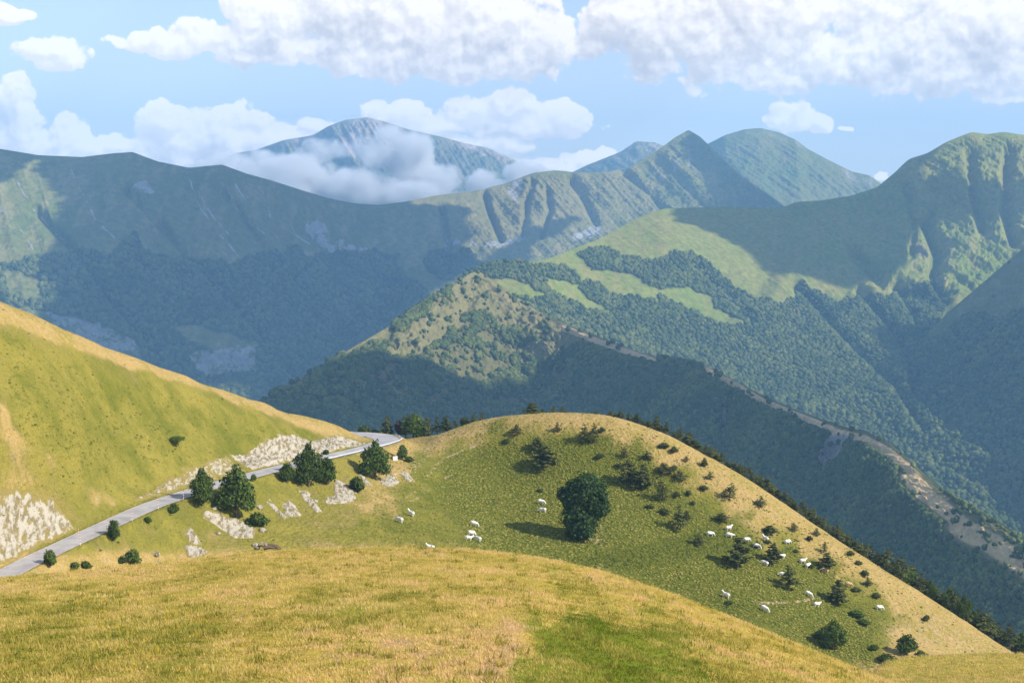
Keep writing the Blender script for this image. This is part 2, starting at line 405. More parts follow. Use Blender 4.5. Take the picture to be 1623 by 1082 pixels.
for pts, w_, dp in [([(768,305),(775,330),(795,378)], 4.5, 60), ([(868,300),(872,330),(858,372)], 5, 50), ([(905,282),(925,310),(945,350)], 6, 50), ([(845,285),(835,320),(830,370)], 5, 40), ([(990,270),(1030,300),(1050,325)], 6, 45), ([(700,330),(705,360),(712,390)], 6, 50),
     ([(55,330),(110,385),(170,470),(230,540)], 7, 50), ([(200,300),(250,350),(330,440),(420,540)], 7, 40), ([(350,300),(420,390),(500,480)], 7, 45), ([(440,330),(520,400)], 8, 40)]:
    dent(G, pts, w_, dp)
fo = poly_mask(G, [[(-300,470),(0,425),(70,400),(120,392),(180,398),(215,380),(235,398),(290,408),(380,418),(430,392),(480,400),(540,408),(600,402),(630,408),(660,450),(690,480),(640,520),(560,560),(430,660),(0,600),(-300,600)],
   [(690,395),(740,400),(775,425),(750,450),(690,440),(670,415)]], 4, 14)
rkl = poly_mask(G, [[(-20,478),(60,488),(130,505),(210,535),(240,575),(160,590),(60,540),(-40,510)], [(290,560),(350,548),(400,556),(415,590),(320,600)]], 5, 12)
fo = np.clip(fo - 0.8*rkl - poly_mask(G, [[(260,512),(330,520),(420,545),(380,560),(300,545)], [(0,428),(60,440),(70,475),(10,470)]], 5, 8), 0, 1)
rk = np.maximum(line_mask(G, [(2,[(30,290),(45,322),(75,358),(110,388)]),(2,[(112,270),(122,292),(135,312),(152,350),(178,372),(200,400)]),(1.6,[(292,270),(302,288),(312,320),(330,345),(345,370),(378,405)]),(1.6,[(362,270),(378,300),(400,330)]),(1.5,[(312,300),(340,345),(360,370)]),(2,[(455,345),(470,372),(490,386)]),(1.6,[(395,360),(402,385)]),(2.4,[(424,325),(432,352)]),(1.6,[(375,330),(392,350),(420,372)]),(1.5,[(0,330),(30,360),(52,395)])]),
   poly_mask(G, [[(505,345),(520,370),(560,388),(600,400),(580,410),(540,408),(505,392),(480,360)], [(205,300),(235,286),(245,305),(215,310)], [(700,384),(835,378),(835,386),(700,393)], [(800,290),(830,285),(822,330),(806,310)], [(900,365),(960,362),(945,378),(905,380)],
   [(60,490),(120,490),(200,520),(230,560),(160,560)], [(290,555),(420,548),(420,600),(300,600)]], 4, 9)*0.85)
rk = np.maximum(rk, poly_mask(G, [[(1040,245),(1090,200),(1130,250),(1120,320),(1060,300),(990,280)]], 20, 14)*0.36)
rk = rk*(0.55+0.6*sstep(-0.2, 0.25, fbm(px*0.12, py*0.10, 4, 57)))
rkl = rkl*sstep(-0.05, 0.25, fbm(px*0.11, py*0.16, 4, 55)); rk = np.maximum(rk, rkl*0.6); rk = np.maximum(rk, 0.20+0.10*fbm(px*0.02, py*0.02, 3, 8))
dr = poly_mask(G, [[(660,300),(1000,265),(1050,320),(900,380),(700,385)]], 20, 20)*0.55
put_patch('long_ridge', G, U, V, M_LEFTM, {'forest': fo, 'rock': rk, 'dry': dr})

# the grassy mountain on the right
crest = [(720,440,3900),(752,425,3900),(785,413,3900),(845,416,3950),(870,410,4050),(910,394,4250),(960,374,4450),(1010,345,4650),(1050,331,4750),(1100,329,4850),(1160,328,4950),(1235,331,5000),(1262,320,5020),(1300,318,5050),(1350,310,5100),(1390,297,5150),(1420,272,5180),(1440,252,5200),(1470,243,5250),(1500,225,5280),(1540,209,5300),(1565,213,5300),(1590,209,5300),(1623,214,5300),(1700,225,5300),(1800,260,5300)]
G, U, V = loft(crest, [
 dict(line=[(720,452),(760,445),(850,450),(960,420),(1050,395),(1235,400),(1330,400),(1420,390),(1480,370),(1800,360)], k=[(720,.3),(1100,.34),(1300,.4),(1500,.62),(1800,.62)]),
 dict(line=[(720,480),(850,500),(1000,470),(1200,480),(1380,480),(1500,468),(1560,455),(1700,440)], k=[(720,.3),(1100,.42),(1300,.5),(1500,.6)]),
 dict(line=[(720,520,3500),(850,545,3600),(1000,560,3750),(1130,575,3850),(1280,590,3820),(1400,580,3850),(1462,552,3960)]),
 dict(line=[(720,600,3300),(900,640,3350),(1100,660,3400),(1280,680,3420),(1400,670,3450),(1470,655,3430)]),
 dict(line=[(720,700,3000),(900,720,3000),(1200,760,3050),(1400,770,3080),(1520,757,3080),(1623,795,2900),(1720,830,2750)]),
 dict(line=[(720,850,2500),(1200,900,2500),(1500,920,2520),(1720,950,2500)])], 1050, [110, 80, 80, 80, 70, 20], smooth_px=4)
px, py = project(G[..., 0], G[..., 1], G[..., 2])
amp = np.interp(px, [720, 1000, 1300, 1420, 1500, 1623], [6, 9, 16, 34, 55, 55])*np.where(V > 2, 0.6, 1)
gully(G, V, amp, 110, 1300, 0.55, 8, 0.3, 0.22)
gully(G, V, amp*0.32*(px > 1250), 34, 700, 0.55, 48, 0.10, 0.3)
for pts, w_, dp in [([(1470,350),(1490,400),(1480,440),(1500,470)], 9, 60), ([(1440,300),(1450,350),(1445,400)], 8, 35), ([(1262,450),(1300,490),(1350,545),(1420,610),(1465,680)], 7, 32), ([(1365,460),(1400,500),(1430,540),(1455,600)], 7, 45), ([(1420,452),(1450,500),(1460,540)], 6, 30), ([(1100,420),(1160,470),(1190,512)], 6, 18), ([(1540,240),(1545,300),(1560,360)], 9, 50), ([(1600,240),(1595,330),(1610,380)], 9, 50), ([(1350,395),(1400,450)], 9, 24)]:
    dent(G, pts, w_, dp)
forest_polys = [
 [(700,470),(745,432),(770,418),(810,411),(842,418),(852,440),(880,455),(905,462),(935,470),(960,492),(985,508),(960,500),(925,480),(880,470),(850,462),(840,448),(800,442),(775,440),(760,432)],
 [(850,418),(885,420),(912,432),(922,455),(895,448),(862,440),(846,432)],
 [(912,402),(945,392),(965,396),(1000,408),(1020,416),(1045,412),(1068,400),(1095,398),(1118,410),(1140,432),(1165,452),(1190,470),(1235,480),(1262,474),(1265,450),(1275,446),(1285,462),(1300,460),(1318,478),(1330,484),(1345,476),(1370,475),(1385,462),(1402,470),(1435,462),(1460,452),(1480,450),(1500,480),(1462,560),(1462,600),(1560,690),(1800,700),(1800,960),(700,960),(720,560),(760,530),(850,470),(905,462),(930,445),(955,458),(970,470),(1000,470),(1040,482),(1048,462),(1030,450),(985,430),(940,428)],
 [(800,545),(1200,620),(1200,960),(700,960)]]
fo = poly_mask(G, forest_polys, 3, 7)
clear = poly_mask(G, [[(1040,462),(1090,455),(1128,470),(1130,488),(1165,500),(1184,513),(1150,517),(1120,505),(1100,490),(1060,478)],
  [(855,447),(900,450),(930,470),(965,494),(940,492),(905,478),(880,468)], [(1000,450),(1030,472),(1020,475),(995,462)], [(700,445),(760,445),(800,455),(845,470),(820,500),(900,520),(720,540)],[(930,500),(965,492),(970,500)]], 3, 6)
fo = np.clip(np.where(V > 3.6, 1, fo)-clear, 0, 1)
sc_ = poly_mask(G, [[(800,470),(870,475),(960,500),(1000,540),(900,520),(830,500)]], 10, 10)
fo = np.maximum(fo, sc_*(fbm(px*0.08, py*0.12, 3, 2) > 0.02))
rk = poly_mask(G, [[(1440,340),(1520,330),(1560,400),(1500,460),(1440,460),(1400,440),(1420,380)], [(1480,240),(1623,230),(1650,400),(1560,420)]], 22, 26)*0.36
dr = poly_mask(G, [[(860,415),(960,370),(1100,340),(1250,380),(1400,460),(1300,480),(1150,460),(1100,410),(980,400)]], 30, 16)*0.30
dr = np.maximum(dr, poly_mask(G, [[(1440,240),(1700,200),(1700,420),(1450,330)]], 20, 16)*0.35)
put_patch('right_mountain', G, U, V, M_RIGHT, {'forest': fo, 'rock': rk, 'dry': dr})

# spur on the far right, across the narrow valley
G, U, V = loft([(1440,560,3950),(1462,540,3920),(1500,497,3920),(1550,455,3900),(1590,420,3900),(1623,392,3900),(1700,330,3900),(1850,300,3900)],
 [dict(line=[(1430,650),(1500,640),(1623,520),(1700,480),(1850,480)], k=[(1430,.5),(1850,.55)]),
  dict(line=[(1430,820),(1540,800),(1623,700),(1850,680)], k=[(1430,.5),(1850,.5)]), dict(line=[(1430,920),(1623,900),(1850,900)], k=0.45)], 420, [80, 110, 60], smooth_px=6)
gully(G, V, 38, 90, 350, -0.5, 13, 0.3, 0.3)
px, py = project(G[..., 0], G[..., 1], G[..., 2])
fo = poly_mask(G, [[(1400,560),(1500,520),(1530,500),(1570,505),(1623,490),(1900,480),(1900,1000),(1400,1000)]], 4, 14)
put_patch('right_spur', G, U, V, M_RIDGE, {'forest': fo, 'dry': poly_mask(G, [[(1500,500),(1623,400),(1700,350),(1700,500)]], 10, 6)*0.3})

# the middle ridge with the bare crest line
crest = [(400,650,2280),(425,630,2300),(470,603,2350),(520,574,2420),(560,550,2500),(620,515,2600),(680,475,2760),(720,450,2880),(745,433,2970),(758,429,3000),(772,438,3000),(800,455,2980),(830,478,2930),(860,497,2860),(900,514,2760),(940,530,2660),(1000,553,2520),(1040,566,2450),(1090,574,2380),(1130,584,2320),(1170,606,2220),(1210,628,2130),(1260,650,2040),(1310,668,1960),(1340,678,1910),(1370,684,1860),(1410,704,1790),(1440,728,1730),(1460,748,1690),(1490,775,1630),(1530,800,1570),(1570,822,1510),(1623,858,1440),(1700,915,1340),(1800,980,1250)]
G, U, V = loft(crest, [
 dict(line=[(400,665),(500,640),(600,590),(700,520),(760,490),(830,520),(900,560),(1000,600),(1150,650),(1340,740),(1470,830),(1623,930),(1800,1060)], k=[(400,.45),(700,.42),(760,.38),(850,.4),(1000,.55),(1300,.62),(1450,.45),(1623,.45)]),
 dict(line=[(400,700),(600,690),(760,690),(1000,700),(1150,780),(1340,890),(1470,960),(1623,1040),(1800,1150)], k=[(400,.5),(900,.6),(1800,.5)]),
 dict(line=[(400,800),(760,830),(1150,900),(1470,1100),(1800,1250)], k=.5)], 1200, [110, 150, 40], back=((40, 6), (120, 40), (500, 330), (900, 600)), smooth_px=3)
gully(G, V, 26, 75, 300, 0.5, 17, 0.3, 0.35)
px, py = project(G[..., 0], G[..., 1], G[..., 2])
for pts, w_, dp in [([(745,470),(720,520),(640,560),(560,640)], 14, 16), ([(900,545),(860,590),(840,660)], 14, 22), ([(1165,620),(1150,670),(1140,720)], 9, 22), ([(1330,700),(1300,740)], 9, 18)]:
    dent(G, pts, w_, dp)
open_ = poly_mask(G, [[(755,420),(800,450),(860,492),(930,525),(1030,558),(1030,566),(960,560),(900,552),(860,570),(835,590),(800,600),(810,560),(860,535),(800,520),(760,490),(700,540),(640,575),(600,560),(640,520),(690,480),(740,434)],
   [(400,640),(480,590),(560,545),(620,510),(620,520),(560,560),(480,610)]], 5, 12)
nfo = fbm(px*0.035, py*0.05, 4, 31)
leftm = sstep(950, 800, px)
open_ = open_*(V < 1.3)
fo = 1-open_
fo = fo*np.where((nfo > 0.05) & (px < 900) & (py < 640), 0.3, 1)
barel = line_mask(G, [(10,[(1120,586),(1170,612),(1210,636),(1262,657),(1320,680)]), (9,[(890,520),(960,545),(1035,571)]), (13,[(1325,685),(1370,695),(1410,716),(1440,742)]), (24,[(1440,755),(1470,785),(1520,826)]), (34,[(1520,834),(1570,860),(1640,908),(1750,986)])], wob=3, nobreak=True)
barel = np.maximum(barel, ((V < 0.10) & (px > 1110) & (px < 1320))*0.0)
bare = np.where(V >= -0.2, barel, 0)
dotted = (fbm(px*0.10, py*0.16, 3, 77) > 0.42) & (px > 1500)
bare = np.where(dotted, bare*0.2, bare)
fo = fo*(1-bare)
rk = poly_mask(G, [[(1310,690),(1350,690),(1330,725),(1300,745),(1295,720)], [(1185,650),(1200,655),(1195,665)], [(920,585),(960,600),(950,610)], [(1142,640),(1155,640),(1150,690),(1140,690)]], 3, 6)*0.8
fo = fo*(1-0.7*sstep(0.3, 0.6, rk))
dr = np.maximum(bare, open_*(0.22+0.6*sstep(880, 940, px))); dr = np.maximum(dr, (fo < 0.5)*0.7)
put_patch('middle_ridge', G, U, V, M_RIDGE, {'forest': fo, 'rock': rk, 'dry': dr})

# ground sheet deep in the valleys, reaching to the horizon
n_ = 60; xs = np.linspace(-7400, 7400, n_); ys = np.linspace(-2400, 13900, n_); X, Y = np.meshgrid(xs, ys)
Zg = -820 + 60*fbm(X/3000, Y/3000, 3, 5)
o = add_obj('valley_floor', np.stack([X, Y, Zg], -1).reshape(-1, 3), grid_faces(n_, n_), M_FAR, attrs={'forest': np.ones((n_, n_)), 'rock': np.zeros((n_, n_)), 'dry': np.zeros((n_, n_))})
tag(o, kind='structure')
# ------------------------------------------------------------------ near ground: left hill, road bench, hollow and domed hill
CP = [ # photo px, py, depth
 # crest of the left hill
 (-330,330,300),(-180,400,315),(0,489,335),(75,518,348),(150,548,362),(225,577,378),(300,601,395),(360,622,412),(430,643,430),(480,657,444),(530,671,456),(572,684,467),
 # face of the left hill
 (0,560,322),(0,650,306),(0,740,290),(0,790,283),(120,600,345),(130,690,326),(120,780,312),(250,640,372),(260,720,356),(240,778,342),(380,670,400),(390,725,390),(480,690,430),(-150,600,290),(-150,800,262),(-300,900,235),(-300,600,270),
 # road centre line
 (-90,968,262),(30,900,290),(125,853,308),(190,820,321),(250,795,334),(330,772,352),(440,742,386),(520,722,412),(580,709,436),(610,700,452),(606,692,470),(575,688,484),
 # slope below the road and the hollow
 (190,900,312),(300,870,322),(330,830,338),(420,865,336),(430,800,362),(520,790,378),(520,850,350),(600,760,410),(600,830,368),(640,740,425),(640,812,384),(620,880,345),(740,850,378),(700,880,350),
 # saddle
 (650,700,462),(670,696,474),(690,690,482),(720,720,450),(650,698,500),
 # domed hill: crest
 (740,672,480),(800,660,476),(880,656,472),(960,660,468),(1010,673,466),(1060,692,462),(1110,718,458),(1160,745,454),(1230,790,447),(1300,838,440),(1380,890,431),(1450,935,423),(1530,986,414),(1600,1030,406),(1700,1090,396),(1850,1180,380),
 # domed hill: face
 (800,740,446),(880,740,444),(960,750,442),(800,820,408),(900,840,398),(1000,860,396),(880,890,376),(1000,930,372),(1080,760,440),(1150,860,408),(1120,940,376),(1250,860,420),(1230,930,388),(1230,1000,362),(1330,960,392),(1330,1030,362),(1430,1000,388),(1430,1045,362),(1530,1040,388),(1600,1090,370),(1400,1120,330),(1700,1180,350),
 (880,1000,320),(600,1000,300),(300,1000,280),(1100,1100,300),(0,1000,262)]
PW = []
for a, b, D in CP: PW.append(at(a, b, D))
def behind(px, py, D, back, drop): p = at(px, py, D); PW.append(p+np.array([p[0]/D*back, back, -drop]))
for a, b, D in [(-180,400,315),(0,489,335),(150,548,362),(300,601,395),(430,643,430)]:
    behind(a, b, D, 40, 26); behind(a, b, D, 120, 80)
behind(540,674,458, 34, 10); behind(540,674,458, 120, 70); behind(575,688,484, 30, 14); behind(575,688,484, 90, 60); behind(660,696,486, 30, 12); behind(660,696,486, 100, 62)
for a, b, D in [(740,672,480),(880,656,472),(1010,673,466),(1110,718,458),(1230,790,447),(1380,890,431),(1530,986,414),(1700,1090,396),(1850,1180,380)]:
    behind(a, b, D, 30, 17); behind(a, b, D, 110, 80)
PW = np.array(PW)
def tps_fit(P, lam=6.0):
    n = len(P); x, y = P[:, 0]/100, P[:, 1]/100
    r2 = (x[:, None]-x)**2+(y[:, None]-y)**2; K = np.where(r2 > 0, 0.5*r2*np.log(r2+1e-12), 0)
    A = np.zeros((n+3, n+3)); A[:n, :n] = K + lam*1e-4*np.eye(n); A[:n, n] = 1; A[:n, n+1] = x; A[:n, n+2] = y
    A[n:, :n] = A[:n, n:].T; b = np.zeros(n+3); b[:n] = P[:, 2]
    w_ = np.linalg.solve(A, b); return x, y, w_
TX, TY, TW = tps_fit(PW)
def tps_eval(X, Y):
    sh = X.shape; X = X.ravel()/100; Y = Y.ravel()/100; out = np.zeros(len(X))
    for i in range(0, len(X), 20000):
        a = X[i:i+20000, None]; b = Y[i:i+20000, None]; r2 = (a-TX)**2+(b-TY)**2
        out[i:i+20000] = (0.5*r2*np.log(r2+1e-12))@TW[:-3] + TW[-3]+TW[-2]*a[:, 0]+TW[-1]*b[:, 0]
    return out.reshape(sh)
GX0, GX1, GY0, GY1, GS = -215.0, 250.0, 225.0, 620.0, 0.9
gx = np.arange(GX0, GX1, GS); gy = np.arange(GY0, GY1, GS); NX, NY = len(gx), len(gy)
X, Y = np.meshgrid(gx, gy)
cx_ = np.arange(GX0-6, GX1+12, 5.4); cy_ = np.arange(GY0-6, GY1+12, 5.4)
def bil(Zc, x0, y0, s, X, Y):
    a = np.clip((X-x0)/s, 0, Zc.shape[1]-1.001); b = np.clip((Y-y0)/s, 0, Zc.shape[0]-1.001)
    i = a.astype(int); j = b.astype(int); a = a-i; b = b-j
    return (Zc[j, i]*(1-a)+Zc[j, i+1]*a)*(1-b)+(Zc[j+1, i]*(1-a)+Zc[j+1, i+1]*a)*b
Z = tps_eval(X, Y)
# natural unevenness
Z += 0.9*fbm(X/34, Y/34, 4, 61) + 0.16*fbm(X/3.2, Y/3.2, 3, 62)
# left hill: shallow hollow running down to the road between its two lobes
# --- road bench cut into the slope
RC = [(-200,1030,240),(-90,968,262),(30,898,288),(125,853,307),(190,822,320),(250,796,334),(330,771,354),(390,755,370),(440,742,386),(490,731,402),(535,720,418),(575,711,434),(603,703,449),(614,697,461),(606,692,473),(585,689,484),(550,686,493),(500,684,505),(440,684,520)]
RP = np.array([at(*p) for p in RC])
def catmull(P, m):
    out = []
    for i in range(len(P)-1):
        p0, p1, p2, p3 = P[max(i-1, 0)], P[i], P[i+1], P[min(i+2, len(P)-1)]
        for j in range(m):
            s = j/m; out.append(0.5*((2*p1)+(-p0+p2)*s+(2*p0-5*p1+4*p2-p3)*s*s+(-p0+3*p1-3*p2+p3)*s**3))
    out.append(P[-1]); return np.array(out)
RP = catmull(RP, 14)
for k in range(3): RP[1:-1, 2] = np.convolve(np.pad(RP[:, 2], 8, 'edge'), np.ones(17)/17, 'valid')[1:-1]
RT = np.gradient(RP, axis=0); RT[:, 2] = 0; RT /= np.linalg.norm(RT, axis=1)[:, None]; RN = np.stack([RT[:, 1], -RT[:, 0], 0*RT[:, 0]], 1)   # to the right of travel
def road_near(X, Y):
    d2 = np.full(X.shape, 1e18); idx = np.zeros(X.shape, int)
    for i in range(len(RP)):
        q = (X-RP[i, 0])**2+(Y-RP[i, 1])**2; m = q < d2; d2 = np.where(m, q, d2); idx = np.where(m, i, idx)
    s = (X-RP[idx, 0])*RN[idx, 0]+(Y-RP[idx, 1])*RN[idx, 1]
    return s, idx
HW = 3.15
def carve(X, Y, Z):
    S, I = road_near(X, Y); rz = RP[I, 2]; d = np.abs(S)
    D_ = np.hypot(X-RP[I, 0], Y-RP[I, 1])
    flat = sstep(HW+2.6, HW+0.9, np.maximum(d, D_*0.999))
    hw = np.where(I > 14*11, 5.0, HW)
    flat = sstep(hw+2.4, hw+0.8, np.maximum(d, D_*0.999))
    far = np.maximum(d, D_)
    left = S < 0
    w1 = sstep(hw+13, hw+0.8, far)
    Zt = Z*(1-w1) + (rz+np.where(left, 0.25, -0.5)*(far-hw)*1.0)*w1
    Z2 = np.where(left, np.maximum(Zt, Z*0+Zt), Zt)
    return Z2*(1-flat)+(rz-0.06)*flat, S, I, far
Z, RS, RI, RF = carve(X, Y, Z)
NEARZ = Z
def HN(x, y): return bil(NEARZ, GX0, GY0, GS, np.asarray(x, float), np.asarray(y, float))
def hit(px, py, y0=238.0, y1=600.0):
    """where the line of sight through a photo pixel meets the near ground"""
    a, b = ray(px, py); ys = np.arange(y0, y1, 0.25); below = b*ys < HN(a*ys, ys)
    # skip hidden stretches: first point where the ray goes under the ground
    i = int(np.argmax(below)) if below.any() else int(np.argmin(b*ys*-1 + HN(a*ys, ys)*1 if False else (b*ys-HN(a*ys, ys))))
    y = ys[i]; return np.array([a*y, y, float(HN(a*y, y))])
G = np.stack([X, Y, Z], -1)
px, py = project(X, Y, Z)
green = np.maximum(poly_mask(G, [[(0,520),(150,580),(400,655),(520,690),(560,700),(400,740),(300,760),(230,800),(120,770),(0,690)], [(-150,520),(0,520),(0,800),(-150,800)]], 26, 22, 0.03),
  poly_mask(G, [[(690,720),(800,690),(960,690),(1050,735),(1150,800),(1260,870),(1370,930),(1440,975),(1400,1060),(1300,1060),(1000,900),(850,880),(740,840)], [(640,800),(780,760),(780,870),(560,880),(500,820)], [(680,712),(800,680),(900,676),(1000,705),(1080,760),(1200,840),(1300,900),(1420,960),(1430,1000),(1300,1060),(1000,920),(800,880),(560,880),(600,800)]], 46, 30, 0.03))
hill_l = sstep(640, 560, px)*sstep(900, 860, px*0.0+py); rim = poly_mask(G, [[(-200,380),(0,475),(150,530),(300,590),(430,632),(570,675),(600,700),(520,690),(420,655),(300,612),(150,562),(0,508),(-200,430)]], 7, 5, 0.04)
green = np.maximum(green, 0.60*hill_l); green = green*(1-0.75*rim)
green = np.clip(green - 0.30*poly_mask(G, [[(0,640),(60,690),(150,740),(120,750),(0,690)], [(150,720),(330,740),(260,790),(150,800),(130,760)], [(1180,950),(1300,945),(1320,955),(1250,990)], [(0,740),(60,760),(0,790)]], 8, 12), 0, 1)
lush = poly_mask(G, [[(700,730),(860,690),(960,690),(1060,760),(1180,860),(1300,930),(1400,985),(1380,1060),(1200,1000),(1000,920),(760,880),(700,800)], [(0,560),(120,610),(260,670),(330,720),(200,740),(120,730),(60,690),(0,660)], [(760,700),(920,690),(1010,760),(1090,850),(1160,900),(1250,920),(1300,960),(1380,1000),(1360,1060),(1280,1040),(1150,960),(1000,900),(850,870),(800,800)], [(1200,870),(1340,890),(1320,950),(1200,930)]], 26, 24, 0.03)
dirt = np.maximum(line_mask(G, [(3.0,[(628,812),(640,790),(668,770),(690,738),(700,728)]), (2.2,[(700,728),(740,712),(756,706)]), (2.2,[(640,800),(700,760),(730,745)]), (3.2,[(1190,955),(1250,955),(1310,945)])], wob=6),
  poly_mask(G, [[(915,835),(960,815),(970,860),(930,872)], [(1390,985),(1480,970),(1560,1010),(1500,1035),(1400,1030)]], 12, 12)*0.5)
rockb = np.where((RS < 0) & (RF > HW+1.6) & (RF < HW+14), 1.0, 0)
gone = (px > 150) & (px < 236); rockb = np.where(gone, rockb*0.12, rockb)
rockb *= np.where((px < 175), sstep(772, 796, py), sstep(0.12, 0.5, sstep(13.0, 5.0, RF)))
rockb *= sstep(236, 420, px)*0.55+0.45
rub = poly_mask(G, [[(405,790),(440,785),(480,820),(430,815)], [(640,700),(690,700),(660,770),(620,760)]], 6, 8)*0.35
m, n = new_mat('meadow'); M_MEADOW = m
geo = n.new('ShaderNodeNewGeometry'); P = geo.outputs['Position']
st = n.vm('MULTIPLY', P, (1.0, 1.0, 0.35))
big = n.noise(P, 0.018, 5, 0.6); med = n.noise(st, 0.11, 6, 0.62); tuft = n.noise(P, 0.75, 4, 0.65); fin = n.noise(P, 2.4, 3, 0.7)
vor = n.new('ShaderNodeTexVoronoi'); n.l.new(P, vor.inputs['Vector']); vor.inputs['Scale'].default_value = 0.8; vor.inputs['Randomness'].default_value = 1
dryc = n.mix(n.ramp(med, 0.32, 0.68), (0.42, 0.285, 0.105), (0.31, 0.235, 0.055))
dryc = n.mix(n.ramp(tuft, 0.45, 0.7), dryc, (0.46, 0.33, 0.14))
grc = n.mix(n.ramp(med, 0.35, 0.65), (0.125, 0.135, 0.018), (0.225, 0.20, 0.034))
luc = n.mix(n.ramp(tuft, 0.35, 0.65), (0.065, 0.085, 0.011), (0.155, 0.155, 0.022))
gr = n.ramp(n.m('ADD', n.attr('green'), n.m('ADD', n.m('MULTIPLY', n.m('SUBTRACT', med, 0.5), 1.0), n.m('MULTIPLY', n.m('SUBTRACT', big, 0.5), 0.9))), 0.25, 0.75)
c = n.mix(gr, dryc, grc)
grc2 = n.mix(n.ramp(med, 0.35, 0.65), (0.15, 0.155, 0.020), (0.285, 0.235, 0.045)); c = n.mix(n.m('MULTIPLY', n.attr('fresh'), gr), c, grc2)
lu = n.ramp(n.m('ADD', n.attr('lush'), n.m('ADD', n.m('MULTIPLY', n.m('SUBTRACT', med, 0.5), 1.3), n.m('MULTIPLY', n.m('SUBTRACT', tuft, 0.5), 1.3))), 0.25, 0.8)
c = n.mix(lu, c, luc)
c = n.mix(n.m('MULTIPLY', n.ramp(tuft, 0.56, 0.70), n.m('MULTIPLY', n.attr('green'), 0.75)), c, (0.075, 0.085, 0.014))
c = n.mix(n.ramp(n.m('ADD', n.attr('dirt'), n.m('MULTIPLY', n.m('SUBTRACT', tuft, 0.5), 2.6)), 0.45, 1.0), c, (0.40, 0.29, 0.17))
rkf = n.m('ADD', n.attr('rock'), n.m('MULTIPLY', n.m('SUBTRACT', tuft, 0.5), 1.8))
c = n.mix(n.ramp(rkf, 0.5, 0.68), c, n.mix(fin, (0.50, 0.44, 0.36), (0.66, 0.60, 0.50)))
c = n.vm('MULTIPLY', c, n_rgb(n, n.ramp(fin, 0.25, 0.75, 0.75, 1.25, smooth=False)))
h = n.m('ADD', n.m('MULTIPLY', tuft, 0.9), n.m('ADD', n.m('MULTIPLY', fin, 0.35), n.m('MULTIPLY', vor.outputs['Distance'], 0.35)))
finish(n, c, 0.95, h, 0.9, 1.0, 0.05)
o = add_obj('hill', G.reshape(-1, 3), grid_faces(NX, NY), M_MEADOW, attrs={'fresh': hill_l*(0.6+0.4*sstep(-0.2, 0.3, fbm(px*0.02, py*0.03, 3, 44))), 'green': green, 'lush': lush*(1-0.75*hill_l), 'dirt': dirt, 'rock': rub})
tag(o, kind='structure')
NEAR_MASK = (green, lush, dirt)

# ---- road surface, edge lines, rock cuttings
def ribbon(offs0, offs1, lift, i0=0, i1=None, nacross=2):
    P_ = RP[i0:i1]; N_ = RN[i0:i1]; wv = HWV[i0:i1]
    V_ = []
    for j in range(nacross):
        t = j/(nacross-1); V_.append(P_ + N_*(offs0(wv)*(1-t)+offs1(wv)*t)[:, None] + [0, 0, lift])
    V_ = np.array(V_); return V_.reshape(-1, 3), grid_faces(len(P_), nacross)[:, ::-1]
HWV = np.interp(np.arange(len(RP)), [0, 14*11, 14*13, 14*15, 14*18], [HW, HW, 4.4, 4.8, HW])
m, n = new_mat('asphalt'); M_ASPH = m
geo = n.new('ShaderNodeNewGeometry'); P = geo.outputs['Position']
c = n.mix(n.ramp(n.noise(P, 0.25, 5, 0.6), 0.3, 0.7), (0.30, 0.28, 0.28), (0.44, 0.41, 0.39)); c = n.mix(n.ramp(n.noise(P, 2.0, 4, 0.7), 0.55, 0.75), c, (0.31, 0.29, 0.29))
finish(n, c, 0.85, n.noise(P, 8, 3, 0.6), 0.3, 0.05, 0.3)
v, f = ribbon(lambda w_: -w_, lambda w_: w_, 0.03, nacross=5)
tag(add_obj('road', v, f, M_ASPH), kind='structure')
m, n = new_mat('road_paint'); M_PAINT = m
geo = n.new('ShaderNodeNewGeometry'); c = n.mix(n.ramp(n.noise(geo.outputs['Position'], 1.2, 4, 0.7), 0.4, 0.62), (0.60, 0.58, 0.54), (0.36, 0.34, 0.33))
finish(n, c, 0.7)
for s_ in (-1, 1):
    v, f = ribbon(lambda w_: s_*(w_-0.30), lambda w_: s_*(w_-0.12), 0.036)
    if s_ < 0: f = f
    me_ = add_obj('road_marking', v, f if True else f, M_PAINT); tag(me_, kind='structure')

m, n = new_mat('pale_limestone'); M_LIME = m
geo = n.new('ShaderNodeNewGeometry'); P = geo.outputs['Position']
rt = n.new('ShaderNodeMapping'); rt.inputs['Rotation'].default_value = (0.3, 0.75, 0.35); rt.inputs['Scale'].default_value = (1, 0.35, 0.28); n.l.new(P, rt.inputs[0])
b1 = n.noise(rt.outputs[0], 1.15, 6, 0.70); b2 = n.noise(P, 0.5, 4, 0.6); b3 = n.noise(P, 4, 4, 0.7)
c = n.mix(n.ramp(b1, 0.42, 0.54), (0.21, 0.165, 0.08), (0.47, 0.42, 0.33))  # dark end: brown-green gaps between streaks, deepened to stand for their shadow
c = n.mix(n.m('MULTIPLY', n.ramp(b3, 0.42, 0.62), 0.6), c, n.mix(n.ramp(b1, 0.4, 0.6), (0.28, 0.23, 0.15), (0.58, 0.52, 0.42)))
veg = n.m('ADD', n.attr('veg'), n.m('MULTIPLY', n.m('SUBTRACT', n.m('ADD', n.m('MULTIPLY', b2, 0.5), n.m('MULTIPLY', b1, -0.8)), -0.15), 2.0))
c = n.mix(n.ramp(veg, 0.36, 0.60), c, n.mix(b3, (0.20, 0.18, 0.035), (0.38, 0.27, 0.10)))
finish(n, c, 0.9, n.m('ADD', n.m('MULTIPLY', b1, 1.1), n.m('MULTIPLY', b3, 0.35)), 1.0, 0.7, 0.1)
